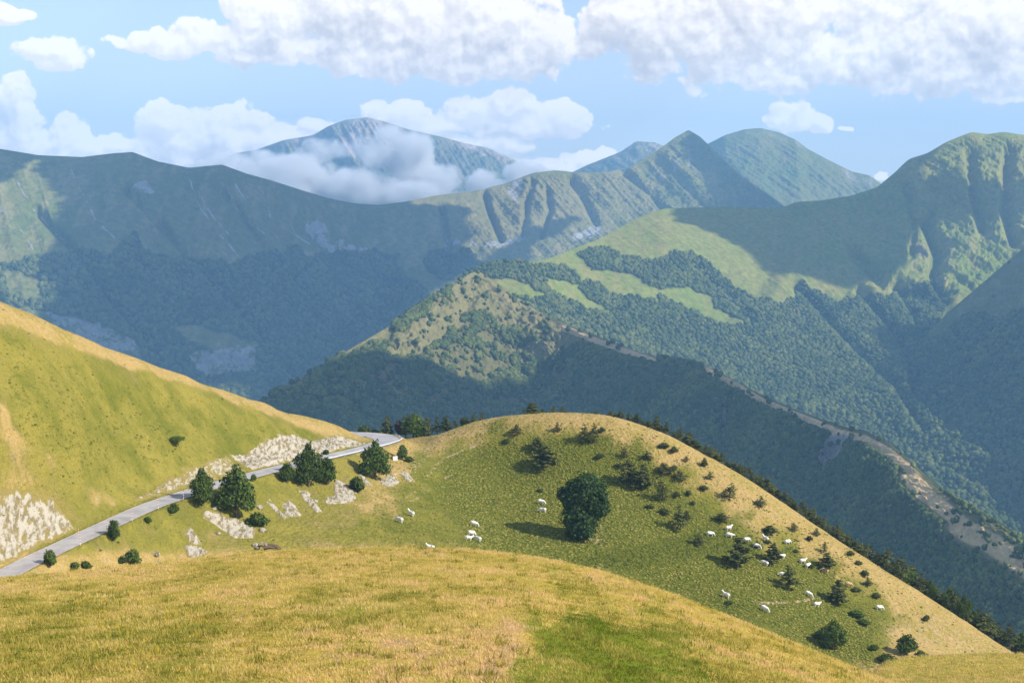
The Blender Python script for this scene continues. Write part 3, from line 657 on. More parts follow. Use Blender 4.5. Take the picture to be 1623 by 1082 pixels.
def rock_patch(name, poly3, rough=0.5, step=0.28, lift=0.35, vegb=0.2, ang=0.7, edge=1.6, seed=1, label=None, cat=None, group=None, kind=None, mat=None):
    """a rugged sheet of stone standing out of the ground inside a ground polygon (x, y)"""
    pl = np.asarray(poly3)[:, :2]; x0, y0 = pl.min(0)-edge; x1, y1 = pl.max(0)+edge
    xs = np.arange(x0, x1, step); ys = np.arange(y0, y1, step); X, Y = np.meshgrid(xs, ys)
    d = sdpoly(X+0.9*fbm(X/2.2, Y/2.2, 3, seed+3), Y+0.9*fbm(X/2.2+9, Y/2.2, 3, seed+4), pl)
    zb = HN(X, Y); ca, sa = math.cos(ang), math.sin(ang)
    a = X*ca+Y*sa+0.5*zb; b = -X*sa+Y*ca
    r = ridged(a/2.2, b/5.5, 4, seed, 0.6)-0.5 + 0.35*fbm(X/0.9, Y/0.9+zb, 3, seed+8)
    zz = zb + sstep(-edge*0.3, edge, d)*(lift + rough*1.7*r) - 0.35*sstep(0.1, -edge*0.5, d)
    nx, ny = len(xs), len(ys); F_ = grid_faces(nx, ny)
    keep = (d.ravel()[F_] > -edge*0.6).any(1); F_ = F_[keep]
    used = np.unique(F_); remap = np.zeros(nx*ny, int); remap[used] = np.arange(len(used))
    V_ = np.stack([X, Y, zz], -1).reshape(-1, 3)[used]
    veg_ = (vegb + 0.6*sstep(0.8, -0.3, d)+0*X).ravel()[used]
    c0 = V_.mean(0); c0[2] = float(HN(c0[0], c0[1]))
    o = add_obj(name, V_-c0, remap[F_], mat or M_LIME, attrs={'veg': veg_}); o.location = c0
    return tag(o, label, cat, group, kind)
def off(i, s): p = RP[i]+RN[i]*s; return p[:2]
def idx_px(x):
    q = project(RP[:, 0], RP[:, 1], RP[:, 2])[0]; return int(np.argmin(np.abs(q[:14*13]-x)))
def cut_poly(pxa, pxb, lo, tops):
    i0, i1 = idx_px(pxa), idx_px(pxb); ii = list(range(i0, i1+1, max(1, (i1-i0)//14)))
    a = [off(i, -lo) for i in ii]; b = [off(i, -np.interp((i-i0)/(i1-i0), [t[0] for t in tops], [t[1] for t in tops])) for i in ii]
    return np.array(a+b[::-1])
rock_patch('rock_cutting', cut_poly(-160, 152, HW+1.5, [(0,8.5),(0.72,10.5),(0.9,9.5),(1,6)]), 0.5, 0.25, 0.3, 0.30, seed=5, kind='structure')
rock_patch('rock_cutting', cut_poly(245, 420, HW+1.5, [(0,5.5),(0.3,8),(1,11)]), 0.35, 0.25, 0.1, 0.52, seed=15, kind='structure')
rock_patch('rock_cutting', cut_poly(422, 603, HW+1.3, [(0,11),(0.5,13),(0.85,12),(1,7)]), 0.45, 0.25, 0.3, 0.20, seed=25, kind='structure')

# ------------------------------------------------------------------ foreground hill and the knoll at the lower right
G, U, V = loft([(-300,960,82),(-100,930,88),(0,915,92),(100,906,95),(200,896,98),(300,884,100),(420,873,102),(520,868,103),(640,866,104),(740,869,103),(850,881,101),(950,903,98),(1050,934,94),(1150,973,90),(1250,1014,86),(1340,1052,83),(1400,1075,81),(1500,1120,78),(1700,1230,72),(2000,1400,60)],
 [dict(line=[(-300,1120,34),(0,1095,37),(811,1090,38),(1400,1180,37),(2000,1500,34)]),
  dict(line=[(-300,1900,9),(811,1900,9),(2000,2100,9)])], 520, [230, 60], back=((10, 4.4), (30, 18), (60, 40), (110, 80)), smooth_px=12)
# carry it under and behind the viewpoint
last = G[-1]; ex = []
for yy, zz in ((4, -3.4), (0, -2.4), (-10, -1.8), (-40, 2)):
    r_ = last.copy(); r_[:, 0] = np.linspace(-40, 40, r_.shape[0]); r_[:, 1] = yy; r_[:, 2] = zz; ex.append(r_)
G = np.concatenate([G, np.array(ex)]); V = np.concatenate([V, np.full((4, G.shape[1]), 3.0)])
G[..., 2] += 0.22*fbm(G[..., 0]/9, G[..., 1]/9, 4, 71)*sstep(0, 0.1, np.abs(V)) + 0.05*fbm(G[..., 0]/0.9, G[..., 1]/0.9, 3, 72)
FG = G
px, py = project(G[..., 0], np.maximum(G[..., 1], 5), G[..., 2])
ok = G[..., 1] > 12
green = np.where(ok, poly_mask(G, [[(840,1000),(900,975),(1010,980),(1060,1010),(1130,1060),(1180,1120),(820,1120)]], 40, 55, 0.02), 0)
green2 = np.where(ok, poly_mask(G, [[(0,960),(140,930),(360,990),(350,1082),(0,1100)], [(500,930),(600,930),(700,970),(600,1010),(480,980)], [(850,880),(1050,960),(1250,1082),(1180,1100),(1060,1000),(900,930)]], 30, 30, 0.02), 0)
bare = np.where(ok, poly_mask(G, [[(790,980),(850,985),(830,1090),(730,1090),(760,1040)], [(250,955),(420,960),(360,985)], [(480,1050),(560,1010),(700,1000),(760,1020),(640,1060)]], 34, 40, 0.02)*0.7, 0)
yel = np.where(ok, poly_mask(G, [[(130,940),(240,950),(330,1000),(260,1030),(150,1000)], [(150,1000),(280,1000),(300,1050),(170,1050)]], 30, 30, 0.02), 0)
m, n = new_mat('dry_meadow'); M_FORE = m
geo = n.new('ShaderNodeNewGeometry'); P = geo.outputs['Position']
big = n.noise(P, 0.11, 5, 0.62); med = n.noise(P, 0.6, 5, 0.62); fin = n.noise(P, 3.5, 4, 0.7)
def fore_colour(n, big, med, fin):
    c = n.mix(n.ramp(big, 0.36, 0.62), (0.56, 0.36, 0.11), (0.46, 0.32, 0.055))
    c = n.mix(n.ramp(med, 0.42, 0.66), c, (0.36, 0.29, 0.04))
    c = n.mix(n.m('MULTIPLY', n.attr('green2'), n.ramp(med, 0.36, 0.62)), c, (0.25, 0.24, 0.028))
    c = n.mix(n.ramp(n.m('ADD', n.attr('green'), n.m('MULTIPLY', n.m('SUBTRACT', med, 0.5), 1.2)), 0.35, 0.7), c, n.mix(med, (0.12, 0.16, 0.012), (0.22, 0.24, 0.02)))
    c = n.mix(n.ramp(n.m('ADD', n.attr('bare'), n.m('MULTIPLY', n.m('SUBTRACT', med, 0.5), 1.0)), 0.35, 0.8), c, (0.47, 0.29, 0.13))
    return c
c = fore_colour(n, big, med, fin); c = n.vm('MULTIPLY', c, n_rgb(n, n.ramp(fin, 0.25, 0.75, 0.8, 1.15, smooth=False)))
finish(n, c, 0.95, n.m('ADD', fin, n.m('MULTIPLY', med, 2.0)), 0.6, 0.25, 0.05)
o = add_obj('foreground_hill', G.reshape(-1, 3), grid_faces(G.shape[1], G.shape[0]), M_FORE, attrs={'green': green, 'green2': green2, 'bare': bare, 'yellow': yel}); tag(o, kind='structure')
FMASK = dict(green=green, green2=green2, bare=bare, yellow=yel)

Gk, Uk, Vk = loft([(1330,1110,205),(1375,1072,215),(1392,1056,221),(1410,1046,226),(1450,1040,232),(1520,1036,238),(1623,1035,244),(1720,1036,250),(1850,1045,252)],
 [dict(line=[(1300,1200,150),(1850,1180,150)]), dict(line=[(1300,1400,95),(1850,1400,95)])], 260, [100, 40], back=((8, 4), (25, 16), (60, 48)), smooth_px=6)
Gk[..., 2] += 0.5*fbm(Gk[..., 0]/12, Gk[..., 1]/12, 4, 81)*sstep(0, 0.15, np.abs(Vk))
z0 = np.zeros(Gk.shape[:2]); ppx, ppy = project(Gk[..., 0], Gk[..., 1], Gk[..., 2])
o = add_obj('knoll', Gk.reshape(-1, 3), grid_faces(Gk.shape[1], Gk.shape[0]), M_FORE, attrs={'green': z0+0.15*(ppy > 1050), 'green2': z0+0.5, 'bare': 0.9*sstep(1400, 1385, ppx), 'yellow': z0}); tag(o, kind='structure')
# ------------------------------------------------------------------ far woods (each wood reads as one mass)
def ico(sub=1):
    t = (1+5**0.5)/2
    v = [(-1,t,0),(1,t,0),(-1,-t,0),(1,-t,0),(0,-1,t),(0,1,t),(0,-1,-t),(0,1,-t),(t,0,-1),(t,0,1),(-t,0,-1),(-t,0,1)]
    f = [(0,11,5),(0,5,1),(0,1,7),(0,7,10),(0,10,11),(1,5,9),(5,11,4),(11,10,2),(10,7,6),(7,1,8),(3,9,4),(3,4,2),(3,2,6),(3,6,8),(3,8,9),(4,9,5),(2,4,11),(6,2,10),(8,6,7),(9,8,1)]
    v = [np.array(p)/np.linalg.norm(p) for p in v]
    for _ in range(sub):
        mid = {}; nf = []
        def m_(a, b):
            k = (min(a, b), max(a, b))
            if k not in mid:
                q = v[a]+v[b]; v.append(q/np.linalg.norm(q)); mid[k] = len(v)-1
            return mid[k]
        for a, b, c in f:
            x, y, z = m_(a, b), m_(b, c), m_(c, a); nf += [(a, x, z), (b, y, x), (c, z, y), (x, y, z)]
        f = nf
    return np.array(v), np.array(f)
def scatter_blobs(pos, scl, tint, sub, seed, elong=1.0):
    rg = np.random.RandomState(seed); v0, f0 = ico(sub); nvar = 6; base = []
    for k in range(nvar):
        r = 1+0.30*rg.randn(len(v0)).clip(-1.3, 1.3)*(0.8 if sub else 0.5); b = v0*r[:, None]; b[:, 2] = np.where(b[:, 2] < 0, b[:, 2]*0.75, b[:, 2]); base.append(b)
    n = len(pos); kk = rg.randint(0, nvar, n); B = np.array(base)[kk]
    a = rg.rand(n)*6.283; ca, sa = np.cos(a)[:, None], np.sin(a)[:, None]
    x = B[..., 0]*ca-B[..., 1]*sa; y = B[..., 0]*sa+B[..., 1]*ca
    V_ = np.stack([x*scl[:, None], y*scl[:, None], B[..., 2]*scl[:, None]*elong], -1) + pos[:, None, :]
    F_ = (f0[None]+(np.arange(n)*len(v0))[:, None, None]).reshape(-1, 3)
    return V_.reshape(-1, 3), F_, np.repeat(tint, len(v0))
m, n = new_mat('woodland'); M_WOOD = m
t = n.attr('tint'); geo = n.new('ShaderNodeNewGeometry')
c = n.mix(n.ramp(t, 0.0, 0.75, smooth=False), (0.030, 0.054, 0.015), (0.130, 0.150, 0.040)); c = n.mix(n.ramp(t, 0.82, 1.0), c, (0.13, 0.115, 0.035))
c = n.vm('MULTIPLY', c, n_rgb(n, n.ramp(n.noise(geo.outputs['Position'], 0.35, 3, 0.7), 0.3, 0.7, 0.7, 1.25)))
finish(n, c, 0.9, None, spec=0.1)
def wood(pname, n, rad, sub, seed, vmax=9, thr=0.5, pxr=(-160, 1790), sparse=0.0, name='forest'):
    G, U, V, mk = PATCH[pname]; fo = mk['forest']; px, py = project(G[..., 0], G[..., 1], G[..., 2])
    c = G[:-1, :-1]; du = G[:-1, 1:]-c; dv = G[1:, :-1]-c; ar = np.linalg.norm(np.cross(du, dv), axis=-1)
    f = fo[:-1, :-1]; dens = np.where(f > thr, 1.0, np.where(f > 0.2, 0.035, sparse)); pp = px[:-1, :-1]
    dens = dens*(f > 0.12) if sparse == 0 else dens
    dens = dens*(pp > pxr[0])*(pp < pxr[1])*(V[:-1, :-1] >= -0.02)*(V[:-1, :-1] < vmax)
    w_ = (ar*dens).ravel(); tot = w_.sum(); rg = np.random.RandomState(seed)
    i = rg.choice(len(w_), n, p=w_/tot); a, b = rg.rand(n, 1), rg.rand(n, 1)
    P = c.reshape(-1, 3)[i]+a*du.reshape(-1, 3)[i]+b*dv.reshape(-1, 3)[i]
    s = rad*(0.62+0.85*rg.rand(n)**1.6)*(np.clip(P[:, 1]/2600, 0.55, 0.92) if pname == 'middle_ridge' else 1); clump = 0.5+0.5*fbm(P[:, 0]/60, P[:, 1]/60, 3, seed)
    s = s*(0.8+0.4*clump); ti = (0.15*rg.rand(n)+0.85*rg.rand(n)*clump*1.3).clip(0, 1); ti = np.where(rg.rand(n) < 0.035, 0.95, ti)*(0.75+0.5*(fbm(P[:, 0]/220, P[:, 1]/220, 3, seed+5)+0.5))
    P[:, 2] += s*0.55
    v, fc, tt = scatter_blobs(P, s, ti, sub, seed, 1.15)
    o = add_obj(name, v, fc, M_WOOD, attrs={'tint': tt}); tag(o, kind='stuff'); print('wood', pname, 'area', int(tot), 'n', n); return o
wood('middle_ridge', 52000, 4.3, 1, 3, vmax=2.25, sparse=0.012)
wood('right_mountain', 40000, 5.6, 0, 4, vmax=5.8, sparse=0.0)
wood('right_spur', 14000, 5.2, 0, 5, vmax=2.95, sparse=0.003)
wood('long_ridge', 14000, 7.5, 0, 6, vmax=2.9, pxr=(-60, 800))

# ------------------------------------------------------------------ clouds overhead, out of view, shaped to shade parts of the mountains
def on_patch(pname, x, y):
    G, U, V, mk = PATCH[pname]
    if ('pp', pname) not in PATCH:
        q = project(G[..., 0], G[..., 1], G[..., 2]); PATCH[('pp', pname)] = (np.where(V < 0, 1e6, q[0]), q[1])
    px, py = PATCH[('pp', pname)]; d = (px-x)**2+(py-y)**2; i = int(np.argmin(d)); p = G.reshape(-1, 3)[i].copy()
    dd = math.sqrt(d.ravel()[i])
    if dd > 3: p[1] += dd*12
    return p
m, n = new_mat('cloud_body'); M_CLOUD = m
pv = n.new('ShaderNodeVolumePrincipled'); pv.inputs['Color'].default_value = (1, 1, 1, 1); pv.inputs['Density'].default_value = 0.0038; pv.inputs['Anisotropy'].default_value = 0.3
oo = n.new('ShaderNodeOutputMaterial'); n.l.new(pv.outputs[0], oo.inputs['Volume'])
def shade_cloud(pname, pts, alt=1500, thick=300, edge=170, wob=130, seed=1, holes=()):
    sv = np.array(SD)
    def up(p): return (p+sv*((alt-p[2])/sv[2]))[:2]
    pl = np.array([up(on_patch(pname, a, b)) for a, b in pts]); hl = [np.array([up(on_patch(pname, a, b)) for a, b in h]) for h in holes]
    x0, y0 = pl.min(0)-200; x1, y1 = pl.max(0)+200; step = max(30, max(x1-x0, y1-y0)/110)
    xs = np.arange(x0, x1, step); ys = np.arange(y0, y1, step); X, Y = np.meshgrid(xs, ys)
    wx = fbm(X/380, Y/380, 4, seed)*wob; wy = fbm(X/380+7, Y/380, 4, seed+3)*wob
    d = sdpoly(X+wx, Y+wy, pl)
    for h in hl: d = np.minimum(d, -sdpoly(X+wx, Y+wy, h))
    th = thick*sstep(-30, edge, d)*(0.75+0.5*fbm(X/260, Y/260, 4, seed+8)); th = np.where(d < -30, 0, np.maximum(th, 0))
    ny, nx = X.shape; F_ = grid_faces(nx, ny); keep = (th.ravel()[F_] > 0.5).any(1); F_ = F_[keep]
    top = np.stack([X, Y, alt+th*0.8], -1).reshape(-1, 3); bot = np.stack([X, Y, alt-th*0.2-0.5*(th <= 0)], -1).reshape(-1, 3)
    n0 = len(top); edges = {}
    V_ = np.concatenate([top, bot]); FF = np.concatenate([F_, F_[:, ::-1]+n0])
    # close the rim
    e = np.concatenate([F_[:, [k, (k+1) % 4]] for k in range(4)]); key = np.sort(e, 1); _, inv, cnt = np.unique(key[:, 0].astype(np.int64)*n0+key[:, 1], return_inverse=True, return_counts=True)
    e = e[cnt[inv] == 1]; FF = np.concatenate([FF, np.stack([e[:, 1], e[:, 0], e[:, 0]+n0, e[:, 1]+n0], 1)])
    used = np.unique(FF); rm = np.zeros(len(V_), int); rm[used] = np.arange(len(used)); c0 = V_[used].mean(0)
    o = add_obj('cloud', V_[used]-c0, rm[FF], M_CLOUD); o.location = c0; tag(o, kind='stuff')
shade_cloud('long_ridge', [(-350,300),(-20,290),(30,282),(46,262),(50,222),(200,215),(400,240),(560,300),(612,312),(640,328),(700,334),(738,350),(745,372),(712,392),(745,420),(790,440),(790,520),(640,570),(500,650),(420,640),(400,560),(330,512),(200,472),(90,432),(-350,415)], seed=3)
shade_cloud('long_ridge', [(-350,520),(60,560),(160,560),(240,590),(330,600),(420,600),(520,640),(430,760),(-350,760)], seed=33)
shade_cloud('long_ridge', [(1100,210),(1150,240),(1250,320),(1260,345),(1190,345),(1150,330),(1120,300),(1105,260)], seed=13, edge=110, thick=220, wob=60)  # unseen cloud put in to darken the pyramid's right flank
shade_cloud('right_mountain', [(1050,322),(1240,310),(1390,280),(1424,262),(1450,286),(1500,290),(1560,298),(1750,304),(1750,348),(1591,350),(1536,342),(1480,348),(1440,385),(1428,410),(1400,425),(1369,418),(1339,443),(1295,424),(1240,412),(1191,393),(1131,366),(1080,345)], seed=5, edge=140, wob=90)
shade_cloud('right_spur', [(1430,560),(1500,486),(1560,430),(1640,370),(1700,380),(1660,500),(1610,560),(1560,600),(1515,650),(1495,700),(1515,780),(1430,780)], seed=6, edge=110, wob=80, thick=230)
shade_cloud('middle_ridge', [(800,650),(850,612),(890,588),(960,584),(1030,592),(1080,600),(1130,614),(1200,652),(1262,684),(1305,705),(1312,730),(1290,740),(1250,800),(1100,790),(950,720),(780,720),(560,700),(410,690),(410,652),(470,640),(560,625),(640,628),(730,620),(780,630)], seed=7, edge=70, wob=30, thick=280)  # unseen cloud, stretched left to dim the flank that the sun grazes
# ------------------------------------------------------------------ outcrops on the slope below the road
def hp(pts): return np.array([hit(a, b) for a, b in pts])
OUT = [
 ([(323,809),(348,816),(379,825),(407,837),(397,852),(370,852),(348,837),(327,825)], 'broad pale rock slab below the two tall dark trees by the road', .45),
 ([(290,845),(305,837),(314,852),(318,862),(300,862)], 'small broken white outcrop with bushes, upper one left of the broad slab', .5),
 ([(290,868),(300,864),(322,868),(332,876),(308,888),(298,884)], 'small white outcrop just above the golden foreground crest', .5),
 ([(421,796),(434,799),(462,820),(450,822),(436,812)], 'slanting white rock streak, leftmost on the slope right of the tall dark trees', .4),
 ([(453,789),(466,800),(480,818),(459,820),(447,804)], 'slanting white rock streak, second from the left below the road', .4),
 ([(472,777),(485,778),(513,811),(501,812)], 'long narrow white rock streak running down below the pair of road trees', .4),
 ([(532,760),(545,765),(564,779),(560,796),(524,799),(512,794),(527,785)], 'largest white outcrop, between the pair of road trees and the round tree', .5),
 ([(566,745),(581,758),(592,770),(578,769)], 'thin white rock streak at the foot of the round tree by the road', .4),
 ([(602,760),(622,750),(634,765),(620,773),(606,768)], 'white rock outcrop right below the round tree by the road', .45),
 ([(632,748),(643,747),(657,762),(647,764)], 'rightmost white rock streak below the guard rail', .4)]
for i, (pl, lb, r_) in enumerate(OUT):
    rock_patch('rock_outcrop', hp(pl), 0.22, 0.3, 0.3, 0.10, seed=40+i, edge=0.9, ang=1.9, label=lb, cat='rock outcrop', group='pale rock outcrops below the road')

# loose stones
def stone(name, p, s, seed, mat, label, cat, group=None):
    rg = np.random.RandomState(seed); v, f = ico(2); v = v*(1+0.22*fbm(v[:, 0]*2+seed, v[:, 1]*2+v[:, 2], 3, seed))[:, None]*s
    o = add_obj(name, v, f, mat, attrs={'veg': np.zeros(len(v))}, smooth=False); o.location = p; return tag(o, label, cat, group)
k = 0
for a, b, s in [(340,808,.7),(352,806,.5),(412,806,1.0),(416,842,.9),(252,893,.8),(247,880,.8),(345,846,.6),(405,866,.9),(500,795,.6),(388,800,.5)]:
    p = hit(a, b); k += 1
    stone('boulder', (p[0], p[1], p[2]+s*0.2), np.array([1.1, .9, .75])*s, k, M_LIME, '%s loose pale boulder from the left on the slope below the road' % ['first','fourth','ninth','tenth','second','first low','fifth','seventh','eleventh','sixth'][k-1], 'boulder', 'loose boulders below the road')

# ------------------------------------------------------------------ trees
def leaf_mat(name, a, b, c_):
    m, n = new_mat(name); t = n.attr('tint'); c = n.mix(n.ramp(t, 0, 0.6, smooth=False), a, b); c = n.mix(n.ramp(t, 0.75, 1.0), c, c_)
    oi = n.new('ShaderNodeObjectInfo'); c = n.vm('MULTIPLY', c, n_rgb(n, n.ramp(oi.outputs['Random'], 0, 1, 0.8, 1.25, smooth=False)))
    d = n.new('ShaderNodeBsdfDiffuse'); n.put(d.inputs[0], c); tr = n.new('ShaderNodeBsdfTranslucent'); n.put(tr.inputs[0], n.vm('MULTIPLY', c, (1.0, 1.1, 0.6)))
    mx = n.new('ShaderNodeMixShader'); mx.inputs[0].default_value = 0.22; n.l.new(d.outputs[0], mx.inputs[1]); n.l.new(tr.outputs[0], mx.inputs[2])
    o = n.new('ShaderNodeOutputMaterial'); n.l.new(mx.outputs[0], o.inputs[0]); return m
L_BROAD = leaf_mat('broadleaf_foliage', (0.038, 0.070, 0.016), (0.11, 0.15, 0.034), (0.20, 0.24, 0.07))
L_BIG = leaf_mat('cool_broadleaf_foliage', (0.030, 0.066, 0.024), (0.085, 0.135, 0.042), (0.17, 0.22, 0.075))
L_PINE = leaf_mat('pine_foliage', (0.048, 0.064, 0.024), (0.12, 0.13, 0.042), (0.20, 0.19, 0.07))
L_LIGHT = leaf_mat('light_foliage', (0.06, 0.09, 0.02), (0.11, 0.15, 0.03), (0.2, 0.22, 0.05))
L_PLUM = leaf_mat('plum_foliage', (0.05, 0.03, 0.03), (0.10, 0.06, 0.06), (0.14, 0.08, 0.08))
m, n = new_mat('bark'); M_BARK = m
geo = n.new('ShaderNodeNewGeometry'); c = n.mix(n.noise(geo.outputs['Position'], 3, 4, 0.7), (0.07, 0.05, 0.035), (0.18, 0.14, 0.10)); finish(n, c, 0.95)
def cards(P, N, S, seed):
    """one leafy twig card (a bent pair of triangles) per point"""
    rg = np.random.RandomState(seed); n = len(P); N = N+rg.randn(n, 3)*0.55; N /= np.linalg.norm(N, axis=1)[:, None]
    t = np.cross(N, rg.randn(n, 3)); t /= np.linalg.norm(t, axis=1)[:, None]; b = np.cross(N, t)
    S = S[:, None]; k = 0.7+0.6*rg.rand(n, 1)
    v = np.stack([P+t*S, P+b*S*k*0.8+N*S*0.15, P-t*S*0.9, P-b*S*k*0.8-N*S*0.2], 1).reshape(-1, 3)
    i = np.arange(n)[:, None]*4; return v, np.concatenate([i+[[0, 1, 2]], i+[[0, 2, 3]]]).reshape(-1, 3)
def tube(pts, rad, k=7):
    pts = np.array(pts, float); n = len(pts); V_ = []; 
    for i in range(n):
        t = pts[min(i+1, n-1)]-pts[max(i-1, 0)]; t = t/np.linalg.norm(t); u = np.cross(t, [0.3, 1, 0.1]); u /= np.linalg.norm(u); w_ = np.cross(t, u)
        a = np.arange(k)/k*2*math.pi; V_.append(pts[i]+rad[i]*(np.cos(a)[:, None]*u+np.sin(a)[:, None]*w_))
    F_ = [(i*k+j, i*k+(j+1) % k, (i+1)*k+(j+1) % k, (i+1)*k+j) for i in range(n-1) for j in range(k)]
    V_.append(pts[-1:]); c = n*k; V_ = np.concatenate(V_)
    F_ += [((n-1)*k+j, (n-1)*k+(j+1) % k, c, c) for j in range(k)]
    return V_, np.array(F_)
def join(parts):
    V_, F_, o = [], [], 0
    for v, f in parts:
        f = np.asarray(f)
        if f.shape[1] == 3: f = np.concatenate([f, f[:, 2:3]], 1)
        V_.append(v); F_.append(f+o); o += len(v)
    return np.concatenate(V_), np.concatenate(F_)
def quad_fix(name, v, f, mat, parent=None, attrs=None, smooth=True):
    """faces may hold doubled last corners: split them into triangles"""
    tri = f[:, 2] == f[:, 3]; t1 = f[tri][:, :3]; q = f[~tri]; T = np.concatenate([t1, q[:, [0, 1, 2]], q[:, [0, 2, 3]]])
    return add_obj(name, v, T, mat, parent, smooth, attrs)
def p0_(d, b):
    return (b[0]+d[:, 0]*b[3])*9+d[:, 1]*2.2, (b[2]+d[:, 2]*b[5])*9-d[:, 1]*2.0
def broad_mesh(seed, blobs, ncard, size, mat, trunk_h=0.3, trunk_r=0.03, gap=0.5):
    """a tree of height 1: blobs are (x, y, z, rx, ry, rz)"""
    rg = np.random.RandomState(seed); P = []; N = []; T = []
    vol = np.array([b[3]*b[4]+b[4]*b[5] for b in blobs]); cnt = (ncard*vol/vol.sum()).astype(int)
    for b, c in zip(blobs, cnt):
        d = rg.randn(c, 3); d /= np.linalg.norm(d, axis=1)[:, None]; lump = 0.5+0.5*fbm(p0_(d, b)[0]+seed, p0_(d, b)[1]+seed*3, 2, seed)
        r = (0.40+0.60*rg.rand(c)**0.5)*(0.58+0.75*lump); r = r*np.where(rg.rand(c) < 0.06, 1.18, 1.0); p = np.array(b[:3])+d*np.array(b[3:])*r[:, None]
        keep = (lump > 0.30) | (rg.rand(c) > gap); P.append(p[keep]); N.append(d[keep]); T.append((0.12+0.6*lump*rg.rand(c)+0.25*rg.rand(c)**3)[keep])
    P = np.concatenate(P); N = np.concatenate(N); T = np.concatenate(T); P[:, 2] = np.maximum(P[:, 2], 0.01)
    v, f = cards(P, N, size*(0.6+0.8*rg.rand(len(P))), seed); o = add_obj('crown', v, f, mat, smooth=False, attrs={'tint': np.repeat(T, 4)})
    parts = [tube([(0, 0, -0.05), (0.01, 0, trunk_h*0.5), (0.0, 0.01, trunk_h), (0.02, 0, 0.72)], [trunk_r*1.3, trunk_r, trunk_r*0.85, trunk_r*0.25])]
    for b in blobs: parts.append(tube([(0, 0, trunk_h*0.6), (b[0]*0.5, b[1]*0.5, (trunk_h+b[2])/2), (b[0], b[1], b[2])], [trunk_r*0.6, trunk_r*0.45, trunk_r*0.15], 5))
    v, f = join(parts); t = quad_fix('trunk', v, f, M_BARK); COL.objects.unlink(o); COL.objects.unlink(t); return t.data, o.data
def pine_mesh(seed, ncard, size, mat, lean=0.05, full=0.30, trunk_r=0.022, open_=0.25):
    rg = np.random.RandomState(seed); P = []; N = []; T = []; parts = []
    top = np.array([lean*rg.randn(), lean*rg.randn(), 1.0]); ax = lambda z: top*z*np.array([z, z, 1])
    parts.append(tube([ax(0)-[0, 0, .05], ax(.35), ax(.7), ax(.98)], [trunk_r*1.2, trunk_r, trunk_r*.6, trunk_r*.12]))
    z = 0.12+0.1*rg.rand(); tiers = []
    while z < 0.97: tiers.append(z); z += 0.055+0.05*rg.rand()
    for z in tiers:
        prof = full*(1-z)**0.65*(0.75+0.5*rg.rand())*min(1, (z+0.05)/0.22)+0.025; nb = rg.randint(4, 7); a0 = rg.rand()*6.28
        for j in range(nb):
            if rg.rand() < open_: continue
            a = a0+j*6.283/nb+0.3*rg.randn(); L = prof*(0.6+0.6*rg.rand()); d = np.array([math.cos(a), math.sin(a), 0.10+0.18*z*rg.randn()]); s = ax(z)
            parts.append(tube([s, s+d*L*.6, s+d*L], [trunk_r*.3, trunk_r*.2, trunk_r*.06], 4))
            c = max(3, int(ncard*L/ (full*len(tiers)*nb*0.5))); t = rg.rand(c)**0.7; w_ = L*0.26*(1.1-t*0.5)
            p = s+d*L*(0.15+0.95*t)[:, None]+rg.randn(c, 3)*w_[:, None]*[.8, .8, .5]+[0, 0, .012]; P.append(p); N.append(np.tile(np.array([0, 0, 1.0])+0.6*d, (c, 1))); T.append(0.1+0.75*rg.rand(c)*(0.5+0.5*t)+0.2*rg.rand())
    P = np.concatenate(P); N = np.concatenate(N); T = np.concatenate(T).clip(0, 1)
    v, f = cards(P, N, size*(0.6+0.8*rg.rand(len(P))), seed); o = add_obj('crown', v, f, mat, smooth=False, attrs={'tint': np.repeat(T, 4)})
    v, f = join(parts); t = quad_fix('trunk', v, f, M_BARK); COL.objects.unlink(o); COL.objects.unlink(t); return t.data, o.data
PINES = [pine_mesh(s, 1100, 0.032, L_PINE, lean=0.06, full=[.30, .24, .34, .28, .22, .38][s-1], open_=[.2, .1, .35, .3, .15, .3][s-1]) for s in range(1, 7)]
SCRUB = [broad_mesh(s+20, [(0.1*math.cos(s), .05, .45, .34, .34, .36), (-.24, .1, .34, .28, .3, .26), (.22, -.1, .3, .28, .28, .24)], 800, 0.06, L_PINE, .15, .03, .8) for s in range(3)]
ROUND = [broad_mesh(s+30, [(0, 0, .56, .36, .36, .40), (-.2, .1, .40, .26, .28, .26), (.21, -.05, .42, .26, .28, .28), (.04, 0, .80, .20, .2, .17), (0, -.1, .28, .26, .26, .18)], 2600, 0.036, L_BROAD, .2, .035, .75) for s in range(4)]
BUSH = [broad_mesh(s+50, [(0, 0, .5, .42, .42, .42), (-.28, .1, .32, .3, .3, .28), (.28, -.1, .3, .3, .3, .26)], 900, 0.07, L_BROAD, .12, .03, .8) for s in range(3)]
LIGHT = [broad_mesh(61, [(0, 0, .5, .42, .42, .42), (-.28, .1, .32, .3, .3, .28), (.28, -.1, .3, .3, .3, .26)], 900, 0.07, L_LIGHT, .12, .03, .8)]
PLUM = [broad_mesh(62, [(0, 0, .6, .3, .3, .36), (.1, .1, .35, .25, .25, .2)], 800, 0.06, L_PLUM, .2, .03, .8)]
MED = [broad_mesh(s+70, [(0, 0, .42, .38, .38, .26), (-.12, .1, .60, .27, .27, .20), (.14, -.05, .56, .28, .28, .22), (.0, 0, .76, .20, .20, .16), (.02, .02, .92, .10, .10, .12), (-.22, -.1, .30, .24, .26, .18), (.24, 0, .26, .22, .24, .16)], 4200, 0.028, L_BROAD, .2, .03, .7) for s in range(2)]
rt_ = random.Random(8)
